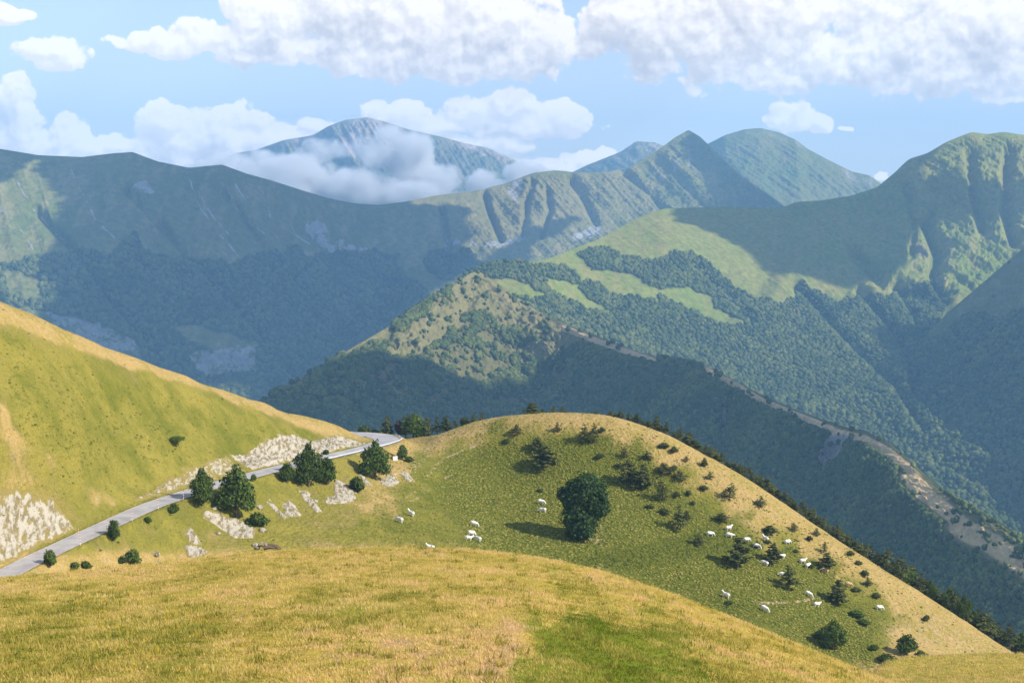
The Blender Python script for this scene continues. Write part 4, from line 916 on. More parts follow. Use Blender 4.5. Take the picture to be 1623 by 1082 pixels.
def plant(name, mesh, p, h, w=None, label=None, cat='tree', group=None, asp=0.75):
    """h: height in metres, w: width in metres"""
    w = w or h*asp; r = empty(name, p, rt_.uniform(0, 6.28)); tag(r, label, cat, group); s = w/ext(mesh[1])
    for nm, me in (('trunk', mesh[0]), ('crown', mesh[1])):
        o = bpy.data.objects.new(nm, me); COL.objects.link(o); o.parent = r; o.scale = (s, s, h)
    return r
def ext(me):
    if me.name not in EXT:
        a = np.empty(len(me.vertices)*3, np.float32); me.vertices.foreach_get('co', a); a = a.reshape(-1, 3); EXT[me.name] = 2*float(np.percentile(np.hypot(a[:, 0], a[:, 1]), 93))
    return EXT[me.name]
EXT = {}
def mpp(p): return p[1]/F0
ORD = ['first','second','third','fourth','fifth','sixth','seventh','eighth','ninth','tenth','eleventh','twelfth','thirteenth','fourteenth','fifteenth','sixteenth','seventeenth','eighteenth','nineteenth','twentieth']
def ordn(i):
    if i < 20: return ORD[i]
    t = ['twenty', 'thirty', 'forty', 'fifty', 'sixty', 'seventy', 'eighty', 'ninety', 'hundred'][(i+1)//10-2]; r = (i+1) % 10
    return (t[:-1]+'ieth') if r == 0 else t+'-'+ORD[r-1]
# (px, py of the base, height px, width px, kind, label)
BIGT = [
 (321,802,58,42,'med','dark bushy pine beside the road, left one of the two tallest roadside trees','pine_tree'),
 (374,818,80,58,'med','tallest and widest dark tree by the road, above the broad rock slab','broadleaf_tree'),
 (408,834,24,32,'bush','low dark shrub at the foot of the tallest roadside tree','shrub'),
 (455,765,32,26,'round','small tree left of the dark pair of trees by the road bend','broadleaf_tree'),
 (489,772,68,44,'med','taller tree of the dark pair below the road bend','broadleaf_tree'),
 (518,768,44,34,'round','shorter round tree of the dark pair below the road bend','broadleaf_tree'),
 (594,759,60,46,'med','dense round dark tree standing alone below the guard rail','broadleaf_tree'),
 (638,729,25,17,'round','small dark tree beside the white block near the saddle','broadleaf_tree'),
 (648,732,10,14,'bush','tiny dark bush at the foot of the small tree near the saddle','shrub'),
 (181,858,35,20,'round','upright dark bush on the outer edge of the road, lower part of the road','shrub'),
 (79,897,28,22,'bush','thin open bush standing against the grey road at the far left','shrub'),
 (210,895,28,25,'bush','rounded green bush just above the foreground crest below the road','shrub'),
 (194,893,14,13,'bush','small dark bush touching the left side of the rounded green bush','shrub'),
 (119,903,13,20,'bush','low light green shrub at the road edge just above the foreground crest','shrub'),
 (136,904,15,17,'bush','low dark shrub beside the light green one at the road edge','shrub'),
 (276,813,17,18,'bush','small round bush at the road edge left of the tallest roadside trees','shrub'),
 (234,828,11,13,'bush','tiny round bush at the outer road edge, alone on the verge','shrub'),
 (402,762,12,11,'bush','tiny bush on the road verge right of the tallest roadside tree','shrub'),
 (565,778,24,28,'bush','grey green bush between the white outcrop and the round tree','shrub'),
 (517,720,9,11,'bush','tiny bush growing on the long rock cutting above the road','shrub'),
 (577,691,17,24,'light','pale green bush beyond the road, right at the tip of the left hill','shrub'),
 (594,690,10,18,'bush','low dark bush beyond the road between the pale bush and the conifer','shrub'),
 (613,690,30,20,'pine','pointed conifer standing beyond the road bend','pine_tree'),
 (632,690,24,16,'plum','purple brown leaved small tree right of the pointed conifer','broadleaf_tree'),
 (655,692,36,34,'round','rounded dark tree beyond the road bend, biggest of that group','broadleaf_tree'),
 (643,690,30,20,'pine','brownish conifer touching the left of the rounded dark tree','pine_tree'),
 (679,688,28,20,'pine','conifer just right of the rounded dark tree beyond the road','pine_tree'),
 (693,686,26,16,'pine','second conifer right of the rounded dark tree beyond the road','pine_tree'),
 (706,683,24,18,'pine','third conifer right of the rounded dark tree, at the start of the domed hill','pine_tree'),
 (670,694,16,26,'bush','dark bush under the conifers right of the road bend','shrub'),
 (1321,1030,48,40,'med','broad dark tree low on the domed hill, just above the foreground crest','broadleaf_tree'),
 (1437,1038,34,34,'round','round dark tree above the pale knoll at the lower right','broadleaf_tree'),
 (1406,1050,15,30,'bush','low dark thicket in the ditch left of the round tree above the knoll','shrub'),
 (1300,1012,16,22,'bush','small bush left of the broad dark tree low on the hill','shrub'),
 (1385,1030,10,18,'bush','low bush between the two broad trees at the foot of the hill','shrub'),
 (1460,1040,10,18,'bush','low bush right of the round tree above the pale knoll','shrub'),
 (1357,978,13,24,'bush','low dark bush in the green hollow left of the rightmost cow','shrub'),
 (1367,990,10,22,'bush','low green bush just below the dark bush in the green hollow','shrub'),
 (1156,958,7,16,'bush','low green bush beside the pale path near the foreground crest','shrub'),
 (276,697,5,40,'light','wide low dark scrub patch in the middle of the left grassy hill','shrub'),
 (855,780,6,10,'bush','tiny bush on the grass above the two cows left of the big tree','shrub')]
KD = dict(med=MED, round=ROUND, bush=BUSH, pine=PINES, light=LIGHT, plum=PLUM)
BEH = [577,594,613,632,655,643,679,693,706,670]
for i, (a, b, h, w_, kd, lb, nm) in enumerate(BIGT):
    if a in BEH and b < 700:
        D = np.interp(a, [560, 620, 720], [500, 492, 488]); q = at(a, b, D); g0 = float(HN(q[0], q[1])); top = at(a, b-h, D)[2]; p = np.array([q[0], q[1], g0]); hh = top-g0; k_ = D/F0
    else:
        p = hit(a, b); k_ = mpp(p); hh = h*k_
    plant(nm, KD[kd][i % len(KD[kd])], p, hh*1.04, w_*k_*0.98, lb, 'tree' if nm != 'shrub' else 'shrub')
# the great tree in the middle of the slope
me = broad_mesh(99, [(.04, 0, .68, .26, .27, .24), (-.14, .05, .58, .20, .22, .22), (.17, -.03, .58, .19, .2, .22), (.03, 0, .86, .17, .17, .12), (-.12, -.05, .36, .22, .2, .24), (.07, 0, .34, .17, .17, .20), (-.10, 0, .16, .17, .18, .16), (.04, -.06, .15, .11, .12, .12), (.26, 0, .46, .11, .1, .13), (-.28, .02, .66, .11, .12, .12), (.20, .05, .78, .13, .12, .10), (-.14, 0, .82, .13, .12, .09)], 12500, 0.019, L_BIG, .2, .03, .9)
p = hit(926, 856); r = plant('broadleaf_tree', me, p, 112*mpp(p), 68*mpp(p), 'great dense blue green tree, largest on the domed hill, casting a wide shadow', 'tree'); r.rotation_euler[2] = 0
# scattered pines on the domed hill (px, py, height, width)
HP = [(820,691,17,20),(802,703,10,13),(883,685,15,11),(851,713,19,18),(863,741,33,36),(926,703,30,20),(940,703,31,16),(953,686,10,13),(950,727,10,15),(989,726,15,12),(1025,729,14,17),(996,768,37,24),(1018,776,38,24),(1055,750,15,26),(1068,745,9,13),(1079,761,15,20),(1050,793,34,21),(1073,788,10,15),(1091,785,10,12),(1116,777,10,15),(1052,711,12,16),(1069,718,12,15),(1088,732,10,8),(1116,739,13,10),(1125,760,12,12),(1156,791,25,21),(1075,840,37,25),(1088,824,14,14),(1053,815,12,20),(1144,827,15,24),(1106,865,18,19),(1169,899,47,34),(1206,803,17,16),(1259,842,14,12),(1221,846,13,20),(1283,857,10,11),(1295,849,12,11),(1262,876,7,10),(1225,893,31,24),(1306,876,17,12),(1310,903,26,22),(1348,881,11,12),(1361,896,10,11),(1371,913,12,15),(1375,929,14,13),(1250,935,38,32),(1327,958,38,26),(1357,938,10,15),(1389,948,12,13),(1468,984,12,13),(1200,868,12,12),(1216,861,7,12),(1285,900,8,12),(980,742,9,12),(1098,800,8,10),(1029,806,8,14)]
HP.sort()
for i, (a, b, h, w_) in enumerate(HP):
    p = hit(a, b); k_ = mpp(p); sz = 'large' if h > 28 else 'middling' if h > 16 else 'small'
    pos = 'near the crest' if b < 735+(a-900)*0.42 else 'in the middle of the slope' if b < 800+(a-900)*0.38 else 'low on the slope'
    low = h < 13 and w_ > h*1.05
    me = SCRUB[i % 3] if low else PINES[(i*5+i//3) % 6]
    plant('pine_tree', me, p, h*k_*1.08, w_*k_*(1.0 if low else 1.2), '%s pine %s, %s from left among the scattered hill pines' % (sz, pos, ordn(i)), 'tree', 'scattered pines on the domed hill')
# pines behind the crest of the domed hill
def crest_py(x): # highest ground visible in this column
    a, _ = ray(x, 700.0); ys = np.arange(380, 500, 0.5); z = HN(a*ys, ys); q = project(a*ys, ys, z)[1]; i = int(np.argmin(q)); return float(q[i]), float(ys[i])
SK = [(842,18,28),(860,7,12),(876,10,16),(892,10,14),(722,13,14),(738,18,18),(752,14,14),(764,12,12),(945,9,12),(970,12,16),(984,13,14),(998,13,14),(1009,15,16),(1020,12,12),(1030,15,16)]
x = 1040
while x < 1660: SK.append((x, rt_.uniform(12, 24)*(1.5 if x > 1400 else 1), rt_.uniform(14, 26)*(1.2 if x > 1400 else 1))); x += rt_.uniform(5, 10)*(1.3 if x < 1160 else 1)
for i, (a, hv, w_) in enumerate(SK):
    cy, cD = crest_py(a); back = rt_.uniform(3, 9) if a < 1040 else rt_.uniform(0, 9); D = cD+back
    q = at(a, cy-hv, D); g0 = float(HN(q[0], q[1])); h = q[2]-g0; p = (q[0], q[1], g0); k_ = D/F0
    me = (PINES+MED+SCRUB)[rt_.randrange(10)] if a > 1390 else (PINES+SCRUB)[rt_.randrange(9)]
    if a < 960: lb, gr_ = '%s small dark tree from the left on the rounded skyline of the domed hill' % ordn(sum(1 for s in SK if s[0] < a and s[0] < 960)), 'trees on the rounded top of the domed hill'
    else: lb, gr_ = '%s tree, counted from the hilltop, of the dense row along the descending skyline' % ordn(sum(1 for s in SK if 960 < s[0] < a)), 'pines in the row behind the skyline of the domed hill'
    plant('pine_tree', me, p, h, max(w_*k_, h*0.62), lb, 'tree', gr_)

# ------------------------------------------------------------------ cattle
import bmesh
m, n = new_mat('white_hide'); M_HIDE = m; geo = n.new('ShaderNodeNewGeometry'); finish(n, n.mix(n.noise(geo.outputs['Position'], 2.0, 3), (0.74, 0.70, 0.62), (0.86, 0.83, 0.77)), 0.8)
m, n = new_mat('fawn_hide'); M_FAWN = m; geo = n.new('ShaderNodeNewGeometry'); finish(n, n.mix(n.noise(geo.outputs['Position'], 2.0, 3), (0.50, 0.30, 0.16), (0.62, 0.42, 0.26)), 0.8)
def cow_mesh(pose):
    J = {}; E = []
    def j(k, p, r, par=None): J[k] = (p, r); (E.append((par, k)) if par else None)
    j('belly', (0, 0, 0.98), (.36, .40)); j('hip', (-.55, 0, 1.10), (.30, .34), 'belly'); j('rump', (-.86, 0, 1.12), (.24, .28), 'hip'); j('tail', (-1.0, 0, 1.10), (.05, .05), 'rump'); j('tail2', (-1.06, 0, .65), (.035, .035), 'tail')
    j('chest', (.52, 0, 1.02), (.31, .38), 'belly'); j('withers', (.78, 0, 1.14), (.23, .28), 'chest')
    if pose == 'graze': j('neck', (1.10, 0, .92), (.15, .21), 'withers'); j('poll', (1.36, 0, .62), (.13, .14), 'neck'); j('muz', (1.52, .0, .26), (.085, .09), 'poll'); pl = (1.36, 0, .66)
    elif pose == 'up': j('neck', (1.06, 0, 1.36), (.15, .20), 'withers'); j('poll', (1.26, 0, 1.56), (.13, .14), 'neck'); j('muz', (1.60, .0, 1.34), (.085, .09), 'poll'); pl = (1.24, 0, 1.62)
    else: j('neck', (1.08, .10, 1.10), (.15, .20), 'withers'); j('poll', (1.30, .26, 1.16), (.13, .14), 'neck'); j('muz', (1.50, .48, .95), (.085, .09), 'poll'); pl = (1.28, .26, 1.22)
    for s in (-1, 1):
        k = str(s); st = 0.12*s
        j('ear'+k, (pl[0]-.04, pl[1]+s*.24, pl[2]), (.045, .03), 'poll'); j('horn'+k, (pl[0]+.02, pl[1]+s*.13, pl[2]+.16), (.025, .025), 'poll')
        j('sh'+k, (.66+st*.3, s*.17, .80), (.15, .15), 'chest'); j('kn'+k, (.68+st*.6, s*.18, .44), (.065, .065), 'sh'+k); j('fe'+k, (.66+st, s*.18, .10), (.05, .05), 'kn'+k); j('ho'+k, (.70+st, s*.18, .03), (.06, .05), 'fe'+k)
        j('th'+k, (-.66, s*.19, .82), (.17, .2), 'hip'); j('st'+k, (-.60-st*.3, s*.20, .58), (.09, .09), 'th'+k); j('hk'+k, (-.80-st*.6, s*.20, .42), (.06, .06), 'st'+k); j('hf'+k, (-.74-st, s*.20, .10), (.05, .05), 'hk'+k); j('hh'+k, (-.70-st, s*.20, .03), (.06, .05), 'hf'+k)
    ks = list(J); me = bpy.data.meshes.new('cow'); me.from_pydata([J[k][0] for k in ks], [(ks.index(a), ks.index(b)) for a, b in E], [])
    o = bpy.data.objects.new('cow_build', me); COL.objects.link(o); o.modifiers.new('s', 'SKIN'); me = o.data
    if not me.skin_vertices: 
        bm = bmesh.new(); bm.from_mesh(me); bm.verts.layers.skin.verify(); bm.to_mesh(me); bm.free()
    for i, k in enumerate(ks): me.skin_vertices[0].data[i].radius = (J[k][1][0]*1.12, J[k][1][1]*1.10); me.skin_vertices[0].data[i].use_root = (i == 0)
    sb = o.modifiers.new('u', 'SUBSURF'); sb.levels = 1; sb.render_levels = 1
    dg = bpy.context.evaluated_depsgraph_get(); dg.update(); res = bpy.data.meshes.new_from_object(o.evaluated_get(dg)); bpy.data.objects.remove(o)
    for p in res.polygons: p.use_smooth = True
    res.materials.clear(); res.materials.append(M_HIDE); return res
CM = {k: cow_mesh(k) for k in ('graze', 'up', 'turn')}; FAWN = CM['graze'].copy(); FAWN.materials.clear(); FAWN.materials.append(M_FAWN)
# px, py of the feet, heading (degrees, 0 = to the right, 90 = away), pose, label
CW = [(633,828,150,'graze','white cow at the lower end of the dirt track, leftmost of the herd'),
 (651,818,100,'up','white cow just above and right of the leftmost cow by the dirt track'),
 (750,834,-10,'graze','white cow standing above the little cluster of cows left of the big tree'),
 (746,849,70,'graze','white cow in the middle of the little cluster, upper one facing uphill'),
 (742,857,60,'up','white cow lowest and leftmost of the little cluster on the hollow floor'),
 (757,858,80,'graze','white cow rightmost of the little cluster on the hollow floor'),
 (681,872,180,'up','white cow almost hidden behind the golden foreground crest'),
 (857,799,-20,'graze','white cow left of the big tree, upper of the two there'),
 (860,812,170,'graze','white cow left of the big tree, lower of the two beside the shadow'),
 (1125,850,10,'graze','white cow at the left end of the group among the pines, beside a small pine'),
 (1155,841,60,'up','white cow above another, second from the left in the pine group'),
 (1155,852,-10,'turn','white cow directly below another, second from the left in the pine group'),
 (1183,859,20,'graze','white cow right above the largest lone pine of the slope'),
 (1198,869,-25,'graze','white cow lying lower between two standing cows near the largest lone pine'),
 (1212,857,80,'up','white cow standing beside a low spreading pine above the middle of the herd'),
 (1248,863,75,'graze','white cow highest towards the dry crest, alone on the right of the herd'),
 (1239,886,65,'turn','white cow right of the middling pine in the centre of the herd'),
 (1211,896,160,'graze','greyish cow standing in the shade of the middling pine'),
 (1272,893,70,'up','white cow, upper left one of a close pair below the dry crest'),
 (1281,900,40,'graze','white cow, lower right one of a close pair below the dry crest'),
 (1240,915,175,'graze','white cow half behind the wide pine in the lower herd'),
 (1150,947,100,'up','white cow at the left end of the pale path near the foreground crest'),
 (1210,968,-35,'graze','white cow standing on the pale path near the foreground crest'),
 (1280,945,-30,'graze','white cow walking above the pale path, left of a large pine'),
 (1294,962,70,'up','small white cow just below and left of the large pine at the herd bottom'),
 (1393,967,15,'graze','rightmost white cow, alone on the green slope beyond the pines'),
 (1306,908,170,'fawn','fawn brown cow at the foot of the tall thin pine on the right'),
 (1343,930,-10,'fawn','pale fawn cow with pinkish hide on the dry grass right of the herd')]
for a, b, hd, pose, lb in CW:
    hd = {60: 32, 70: 28, 75: 35, 80: 148, 65: 30, 100: 145}.get(hd, hd)
    p = hit(a, b); r = bpy.data.objects.new('cow', FAWN if pose == 'fawn' else CM[pose]); COL.objects.link(r)
    e = 0.5; gx_ = (HN(p[0]+e, p[1])-HN(p[0]-e, p[1]))/(2*e); gy_ = (HN(p[0], p[1]+e)-HN(p[0], p[1]-e))/(2*e); th = math.radians(hd)
    pit = -math.atan(gx_*math.cos(th)+gy_*math.sin(th)); r.rotation_euler = (0, pit*0.8, th); r.location = (p[0], p[1], p[2]-0.02); s = 1.02+0.08*rt_.random(); r.scale = (s,)*3
    tag(r, lb, 'cow', 'cattle grazing on the slope')

# ------------------------------------------------------------------ road furniture
m, n = new_mat('red_paint'); M_RED = m; finish(n, (0.50, 0.06, 0.03), 0.5)
m, n = new_mat('white_paint'); M_WHITE = m; finish(n, (0.75, 0.74, 0.70), 0.5)
m, n = new_mat('galvanised_steel'); M_STEEL = m; geo = n.new('ShaderNodeNewGeometry'); finish(n, n.mix(n.noise(geo.outputs['Position'], 1.5, 3), (0.50, 0.52, 0.52), (0.66, 0.67, 0.66)), 0.45, spec=0.4)
def side_pt(pxv, s):
    i = idx_px(pxv); q = RP[i]+RN[i]*s; return np.array([q[0], q[1], float(HN(q[0], q[1]))])
posts = [(57,1,'lowest'),(110,1,'second lowest'),(152,1,'third lowest'),(192,1,'fourth lowest'),(231,1,'fifth lowest'),(275,1,'sixth lowest'),(138,-1,None)]
for x, s, o_ in posts:
    q = side_pt(x, s*(HW+0.25) if s > 0 else 0.2-HW+1.0)
    lb = '%s thin red and white snow pole on the outer road edge' % o_ if o_ else 'short red marker pole on the inner road edge before the rock face'
    r = empty('snow_pole', q); tag(r, lb, 'road pole', 'snow poles beside the road')
    H_ = 2.4 if o_ else 1.3; v, f = tube([(0, 0, -.2), (0, 0, H_)], [.055, .05], 8); quad_fix('pole', v, f, M_WHITE, r)
    for k in range(3 if o_ else 2):
        z0_ = H_-0.12-0.62*k; v, f = tube([(0, 0, z0_-0.3), (0, 0, z0_)], [.07, .068], 8); quad_fix('red_band', v, f, M_RED, r)
# guard rail round the outer side of the bend
i0, i1 = idx_px(470), 14*14+4
r0 = side_pt(545, HW+0.5); rail = empty('guard_rail', r0); tag(rail, 'pale steel guard rail along the outer edge of the road bend', 'guard rail')
prof = [(-.03, .45), (.04, .50), (-.03, .56), (-.03, .60), (.04, .66), (-.03, .76), (-.06, .76), (-.06, .45)]
ii = list(range(i0, i1, 3)); V_ = []
for i in ii:
    w_ = HWV[i]+0.45; g_ = RP[i]+RN[i]*w_; zg = max(float(HN(g_[0], g_[1])), RP[i, 2]-0.25)
    for a, z in prof: q = RP[i]+RN[i]*(w_+a); V_.append((q[0]-r0[0], q[1]-r0[1], zg+z-r0[2]))
kp = len(prof); F_ = [(i*kp+j, (i+1)*kp+j, (i+1)*kp+(j+1) % kp, i*kp+(j+1) % kp) for i in range(len(ii)-1) for j in range(kp)]
add_obj('rail', np.array(V_), np.array(F_), M_STEEL, rail, smooth=False)
for i in ii[::3]:
    w_ = HWV[i]+0.58; g_ = RP[i]+RN[i]*w_-r0; g_[2] = max(float(HN(g_[0]+r0[0], g_[1]+r0[1])), RP[i, 2]-0.25)-r0[2]
    v, f = tube([g_-[0, 0, .4], g_+[0, 0, .74]], [.06, .06], 4); quad_fix('post', v, f, M_STEEL, rail, smooth=False)
# white block with a dark lid beside the small tree
p = hit(626, 728); r = empty('stone_marker', p, 0.3); tag(r, 'white block with a dark cap beside the small tree near the saddle', 'marker')
def box(cx, cy, z0, z1, hx, hy, bev=0.06):
    v = []
    for z, k in ((z0, 1), (z1-bev, 1), (z1, 1-bev/hx)):
        for sx, sy in ((-1, -1), (1, -1), (1, 1), (-1, 1)): v.append((cx+sx*hx*k, cy+sy*hy*k, z))
    f = [(0, 3, 2, 1), (8, 9, 10, 11)]+[(a*4+i, a*4+(i+1) % 4, a*4+4+(i+1) % 4, a*4+4+i) for a in (0, 1) for i in range(4)]
    return np.array(v), np.array(f)
v, f = box(0, 0, -.3, 1.0, .72, .5); add_obj('block', v, f, M_WHITE, r, smooth=False)
v, f = box(-.3, 0, 1.003, 1.35, .4, .4); add_obj('cap', v, f, M_BARK, r, smooth=False)
# weathered stump and rocks on the foreground crest
def FGZ(x, y):
    d = (FG[..., 0]-x)**2+(FG[..., 1]-y)**2; return float(FG[..., 2].ravel()[int(np.argmin(d))])
q = at(415, 874, 101); p = np.array([q[0], q[1]+1.5, FGZ(q[0], q[1]+1.5)]); r = empty('fallen_log', p); tag(r, 'old brown log with pale stones on the golden crest of the foreground hill', 'log')
v, f = tube([(-.15, 0, .12), (.25, .1, .22), (.75, .15, .16), (1.1, .1, .05)], [.16, .2, .17, .10], 9); v = v+0.03*np.random.RandomState(3).randn(*v.shape); quad_fix('log', v, f, M_BARK, r, smooth=False)
v, f = ico(2); 
for c_, s_ in (((-.2, .1, .36), (.34, .28, .17)), ((-.62, .05, .12), (.22, .2, .16))):
    o = add_obj('stone', v*np.array(s_)*(1+.15*fbm(v[:, 0]*3, v[:, 1]*3+v[:, 2], 2, 5))[:, None]+np.array(c_), f, M_LIME, r, smooth=False, attrs={'veg': np.zeros(len(v))})

# ------------------------------------------------------------------ ground cover
def sample_grid(G, dens, n, seed):
    c = G[:-1, :-1]; du = G[:-1, 1:]-c; dv = G[1:, :-1]-c; w_ = (np.linalg.norm(np.cross(du, dv), axis=-1)*dens[:-1, :-1]).ravel()
    rg = np.random.RandomState(seed); i = rg.choice(len(w_), n, p=w_/w_.sum()); a, b = rg.rand(n, 1), rg.rand(n, 1)
    return c.reshape(-1, 3)[i]+a*du.reshape(-1, 3)[i]+b*dv.reshape(-1, 3)[i], i
m, n = new_mat('low_plants'); M_LOW = m
t = n.attr('tint'); c = n.mix(n.ramp(t, 0, 0.5, smooth=False), (0.065, 0.085, 0.012), (0.18, 0.18, 0.028)); c = n.mix(n.ramp(t, 0.5, 1.0, smooth=False), c, (0.44, 0.33, 0.12)); finish(n, c, 0.95, spec=0.05)
G = np.stack([np.meshgrid(gx, gy)[0], np.meshgrid(gx, gy)[1], NEARZ], -1); pxg, pyg = project(G[..., 0], G[..., 1], G[..., 2])
gm, lm, dm = NEAR_MASK; base_ok = (pxg > -120)*(pxg < 1740)*(RF > HW+1.5)*(pyg > 480)*(pyg < 1090)
P, i = sample_grid(G, base_ok*(0.04+gm*0.4+lm*1.3)*(1-dm)*(0.12+0.88*(pxg > 590)), 80000, 5)
tn = (0.50-0.42*lm.ravel()[np.minimum(i, lm.size-1)]+0.20*np.random.RandomState(2).randn(len(P))).clip(0, 0.62)
v, f, tt = scatter_blobs(P, 0.18+0.34*np.random.RandomState(1).rand(len(P))**2, tn, 0, 7, 0.55)
tag(add_obj('ground_plants', v, f, M_LOW, attrs={'tint': tt}), kind='stuff')
def blades(P, hgt, wid, tint, seed, nb=5, spread=0.12):
    rg = np.random.RandomState(seed); n = len(P)*nb; B = np.repeat(P, nb, 0)+np.concatenate([rg.randn(n, 2)*spread, np.zeros((n, 1))], 1)
    a = rg.rand(n)*6.283; lean = 1.1*rg.rand(n); h = np.repeat(hgt, nb)*(0.6+0.7*rg.rand(n)); w_ = wid*(0.7+0.6*rg.rand(n)); d = np.stack([np.cos(a), np.sin(a), 0*a], 1); s = np.stack([-np.sin(a), np.cos(a), 0*a], 1)
    tip = B+d*(h*lean)[:, None]+[0, 0, 1]*h[:, None]; v = np.stack([B-s*w_[:, None], B+s*w_[:, None], tip], 1).reshape(-1, 3)
    return v, np.arange(n*3).reshape(-1, 3), np.repeat(np.repeat(tint, nb), 3)
m, n = new_mat('grass_blades'); M_BLADE = m
t = n.attr('tint'); c = n.mix(n.ramp(t, 0, 0.35, smooth=False), (0.16, 0.19, 0.022), (0.47, 0.38, 0.08)); c = n.mix(n.ramp(t, 0.35, 0.7, smooth=False), c, (0.71, 0.54, 0.17)); c = n.mix(n.ramp(t, 0.7, 0.95, smooth=False), c, (0.76, 0.52, 0.24)); c = n.mix(n.m('GREATER_THAN', t, 1.5), c, (0.75, 0.50, 0.01))
d = n.new('ShaderNodeBsdfDiffuse'); n.put(d.inputs[0], c); tr = n.new('ShaderNodeBsdfTranslucent'); n.put(tr.inputs[0], c); mx = n.new('ShaderNodeMixShader'); mx.inputs[0].default_value = 0.45; n.l.new(d.outputs[0], mx.inputs[1]); n.l.new(tr.outputs[0], mx.inputs[2])
oo = n.new('ShaderNodeOutputMaterial'); n.l.new(mx.outputs[0], oo.inputs[0])
px, py = project(FG[..., 0], np.maximum(FG[..., 1], 5), FG[..., 2]); okf = (px > -80)*(px < 1700)*(py < 1120)*(FG[..., 1] > 25)*(FG[..., 1] < 125)
P, i = sample_grid(FG, okf/np.maximum(FG[..., 1], 20)**1.0, 90000, 9)
fl = lambda a: a[:-1, :-1].ravel()[i]
gd, g2, br_, yw = (fl(FMASK[k]) for k in ('green', 'green2', 'bare', 'yellow'))
nz_ = fbm(P[:, 0]/7, P[:, 1]/11, 4, 91); nz2 = fbm(P[:, 0]/0.75, P[:, 1]/1.1, 3, 92); rg = np.random.RandomState(3)
nz3 = fbm(P[:, 0]/2.2+9, P[:, 1]/4.5, 3, 93)
tn = 0.58+0.30*nz_+0.40*nz2+0.50*nz3-0.50*gd-0.16*g2+0.25*br_+0.12*rg.randn(len(P)); tn = tn.clip(0, 1)
hg = 0.10+0.10*nz2-0.05*br_; keep = rg.rand(len(P)) > br_*0.6; flw = (rg.rand(len(P)) < 0.10*yw*(nz2 > 0)) ; tn = np.where(flw, 2.0, tn)
v, f, tt = blades(P[keep], hg[keep].clip(0.05, 0.4), 0.016, tn[keep], 4, 6, 0.10)
tag(add_obj('grass', v, f, M_BLADE, attrs={'tint': tt}, smooth=False), kind='stuff')
P, i = sample_grid(FG, okf/np.maximum(FG[..., 1], 20)**1.2*(1+1.2*FMASK['green2']), 4200, 19); keep = (fbm(P[:, 0]/3, P[:, 1]/5, 3, 95) > 0.02)|(rg.rand(len(P)) < .2); P = P[keep]
v, f, tt = blades(P, 0.09+0.17*rg.rand(len(P)), 0.024, 0.06+0.34*rg.rand(len(P)), 17, 18, 0.15); tag(add_obj('grass', v, f, M_BLADE, attrs={'tint': tt}, smooth=False), kind='stuff')
kpx, kpy = project(Gk[..., 0], Gk[..., 1], Gk[..., 2]); P, i = sample_grid(Gk, ((kpx > 1350)*(kpx < 1720)*(kpy < 1120)*1.0), 9000, 10)
v, f, tt = blades(P, np.full(len(P), .35), 0.04, (0.5+0.3*rg.randn(len(P))).clip(0, 1), 5, 4, .3); tag(add_obj('grass', v, f, M_BLADE, attrs={'tint': tt}, smooth=False), kind='stuff')
# ------------------------------------------------------------------ the air
def haze_box(name, x0, x1, y0, y1, z0, z1, dens, col):
    v = [(x, y, z) for z in (z0, z1) for y in (y0, y1) for x in (x0, x1)]
    f = [(0, 2, 3, 1), (4, 5, 7, 6), (0, 1, 5, 4), (2, 6, 7, 3), (0, 4, 6, 2), (1, 3, 7, 5)]
    m, n = new_mat(name); pv = n.new('ShaderNodeVolumePrincipled'); pv.inputs['Color'].default_value = (*col, 1)
    pv.inputs['Density'].default_value = dens; pv.inputs['Anisotropy'].default_value = 0.0
    o = n.new('ShaderNodeOutputMaterial'); n.l.new(pv.outputs[0], o.inputs['Volume'])
    ob = add_obj(name, np.array(v, float), np.array(f), m, smooth=False); tag(ob, kind='stuff'); return ob
haze_box('haze', -7500, 7500, -2500, 14000, -900, 900, 8.0e-5, (0.33, 0.64, 1.0))

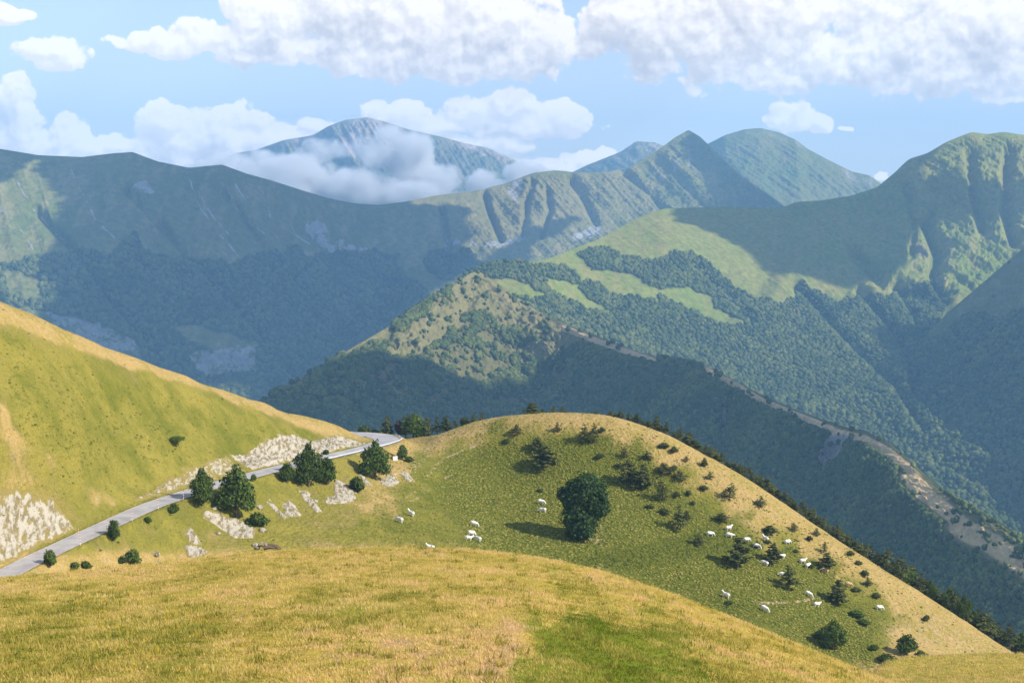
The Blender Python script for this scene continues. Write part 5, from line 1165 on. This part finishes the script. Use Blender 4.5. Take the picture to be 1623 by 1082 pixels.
# drifting cloud round the far summit
MIST = [ # px, py, depth, half width px, half height px, half depth m, weight
 (400,285,7900,70,26,260,1.0),(470,275,7900,70,34,300,1.1),(560,300,7900,90,34,320,1.2),(470,300,7900,110,40,320,1.1),(620,310,7900,110,26,300,1.1),(650,262,8100,44,44,260,1.2),(690,285,8100,40,34,260,1.1),
 (600,245,8000,55,30,220,.9),(640,222,8000,34,26,200,1.1),(615,210,8000,26,16,200,.9),(660,240,8000,30,40,240,1.1),(585,222,8000,40,14,160,.55),(520,240,8000,60,18,200,.7),(680,232,7900,24,24,200,.6),(762,290,8100,30,24,240,.9),(790,300,8100,60,14,220,.8),(835,275,8100,44,16,200,.9),(425,250,8000,40,12,160,.5),(350,262,8100,60,18,220,.9),(730,310,8100,60,10,200,.9)]
def mist():
    pts = np.array([at(a, b, D) for a, b, D, *_ in MIST]); R = np.array([(w_*D/F0, d, h*D/F0) for a, b, D, w_, h, d, _k in MIST])
    lo = (pts-R*1.25).min(0); hi = (pts+R*1.25).max(0); c0 = (lo+hi)/2; hs = (hi-lo)/2
    v = np.array([(x, y, z) for z in (-hs[2], hs[2]) for y in (-hs[1], hs[1]) for x in (-hs[0], hs[0])]); f = np.array([(0, 2, 3, 1), (4, 5, 7, 6), (0, 1, 5, 4), (2, 6, 7, 3), (0, 4, 6, 2), (1, 3, 7, 5)])
    m, n = new_mat('drifting_cloud'); geo = n.new('ShaderNodeNewGeometry'); P = n.vm('SUBTRACT', geo.outputs['Position'], tuple(c0))
    wv = n.vm('MULTIPLY', n.vm('SUBTRACT', n.noise(P, 0.004, 3, 0.55, col=True), (0.5, 0.5, 0.5)), (260, 200, 190)); p2 = n.vm('ADD', P, wv); acc = None
    for p, r, mm in zip(pts, R, MIST):
        d = n.vm('MULTIPLY', n.vm('SUBTRACT', p2, tuple(p-c0)), tuple(1/r)); q = n.m('MULTIPLY', n.m('SUBTRACT', 1.0, n.vm('DOT_PRODUCT', d, d, out=1)), mm[6])
        acc = q if acc is None else n.m('MAXIMUM', acc, q)
    nz = n.noise(P, 0.0065, 5, 0.6); s = n.m('ADD', acc, n.m('MULTIPLY', n.m('SUBTRACT', nz, 0.53), 3.0))
    s = n.m('MULTIPLY', n.ramp(s, 0.0, 1.0), n.ramp(acc, -0.1, 0.2))
    pv = n.new('ShaderNodeVolumePrincipled'); pv.inputs['Color'].default_value = (1, 1, 1, 1); pv.inputs['Anisotropy'].default_value = -0.6; n.put(pv.inputs['Density'], n.m('MULTIPLY', s, 0.024))
    o = n.new('ShaderNodeOutputMaterial'); n.l.new(pv.outputs[0], o.inputs['Volume'])
    ob = add_obj('mist', v, f, m, smooth=False); ob.location = c0; tag(ob, kind='stuff')
mist()
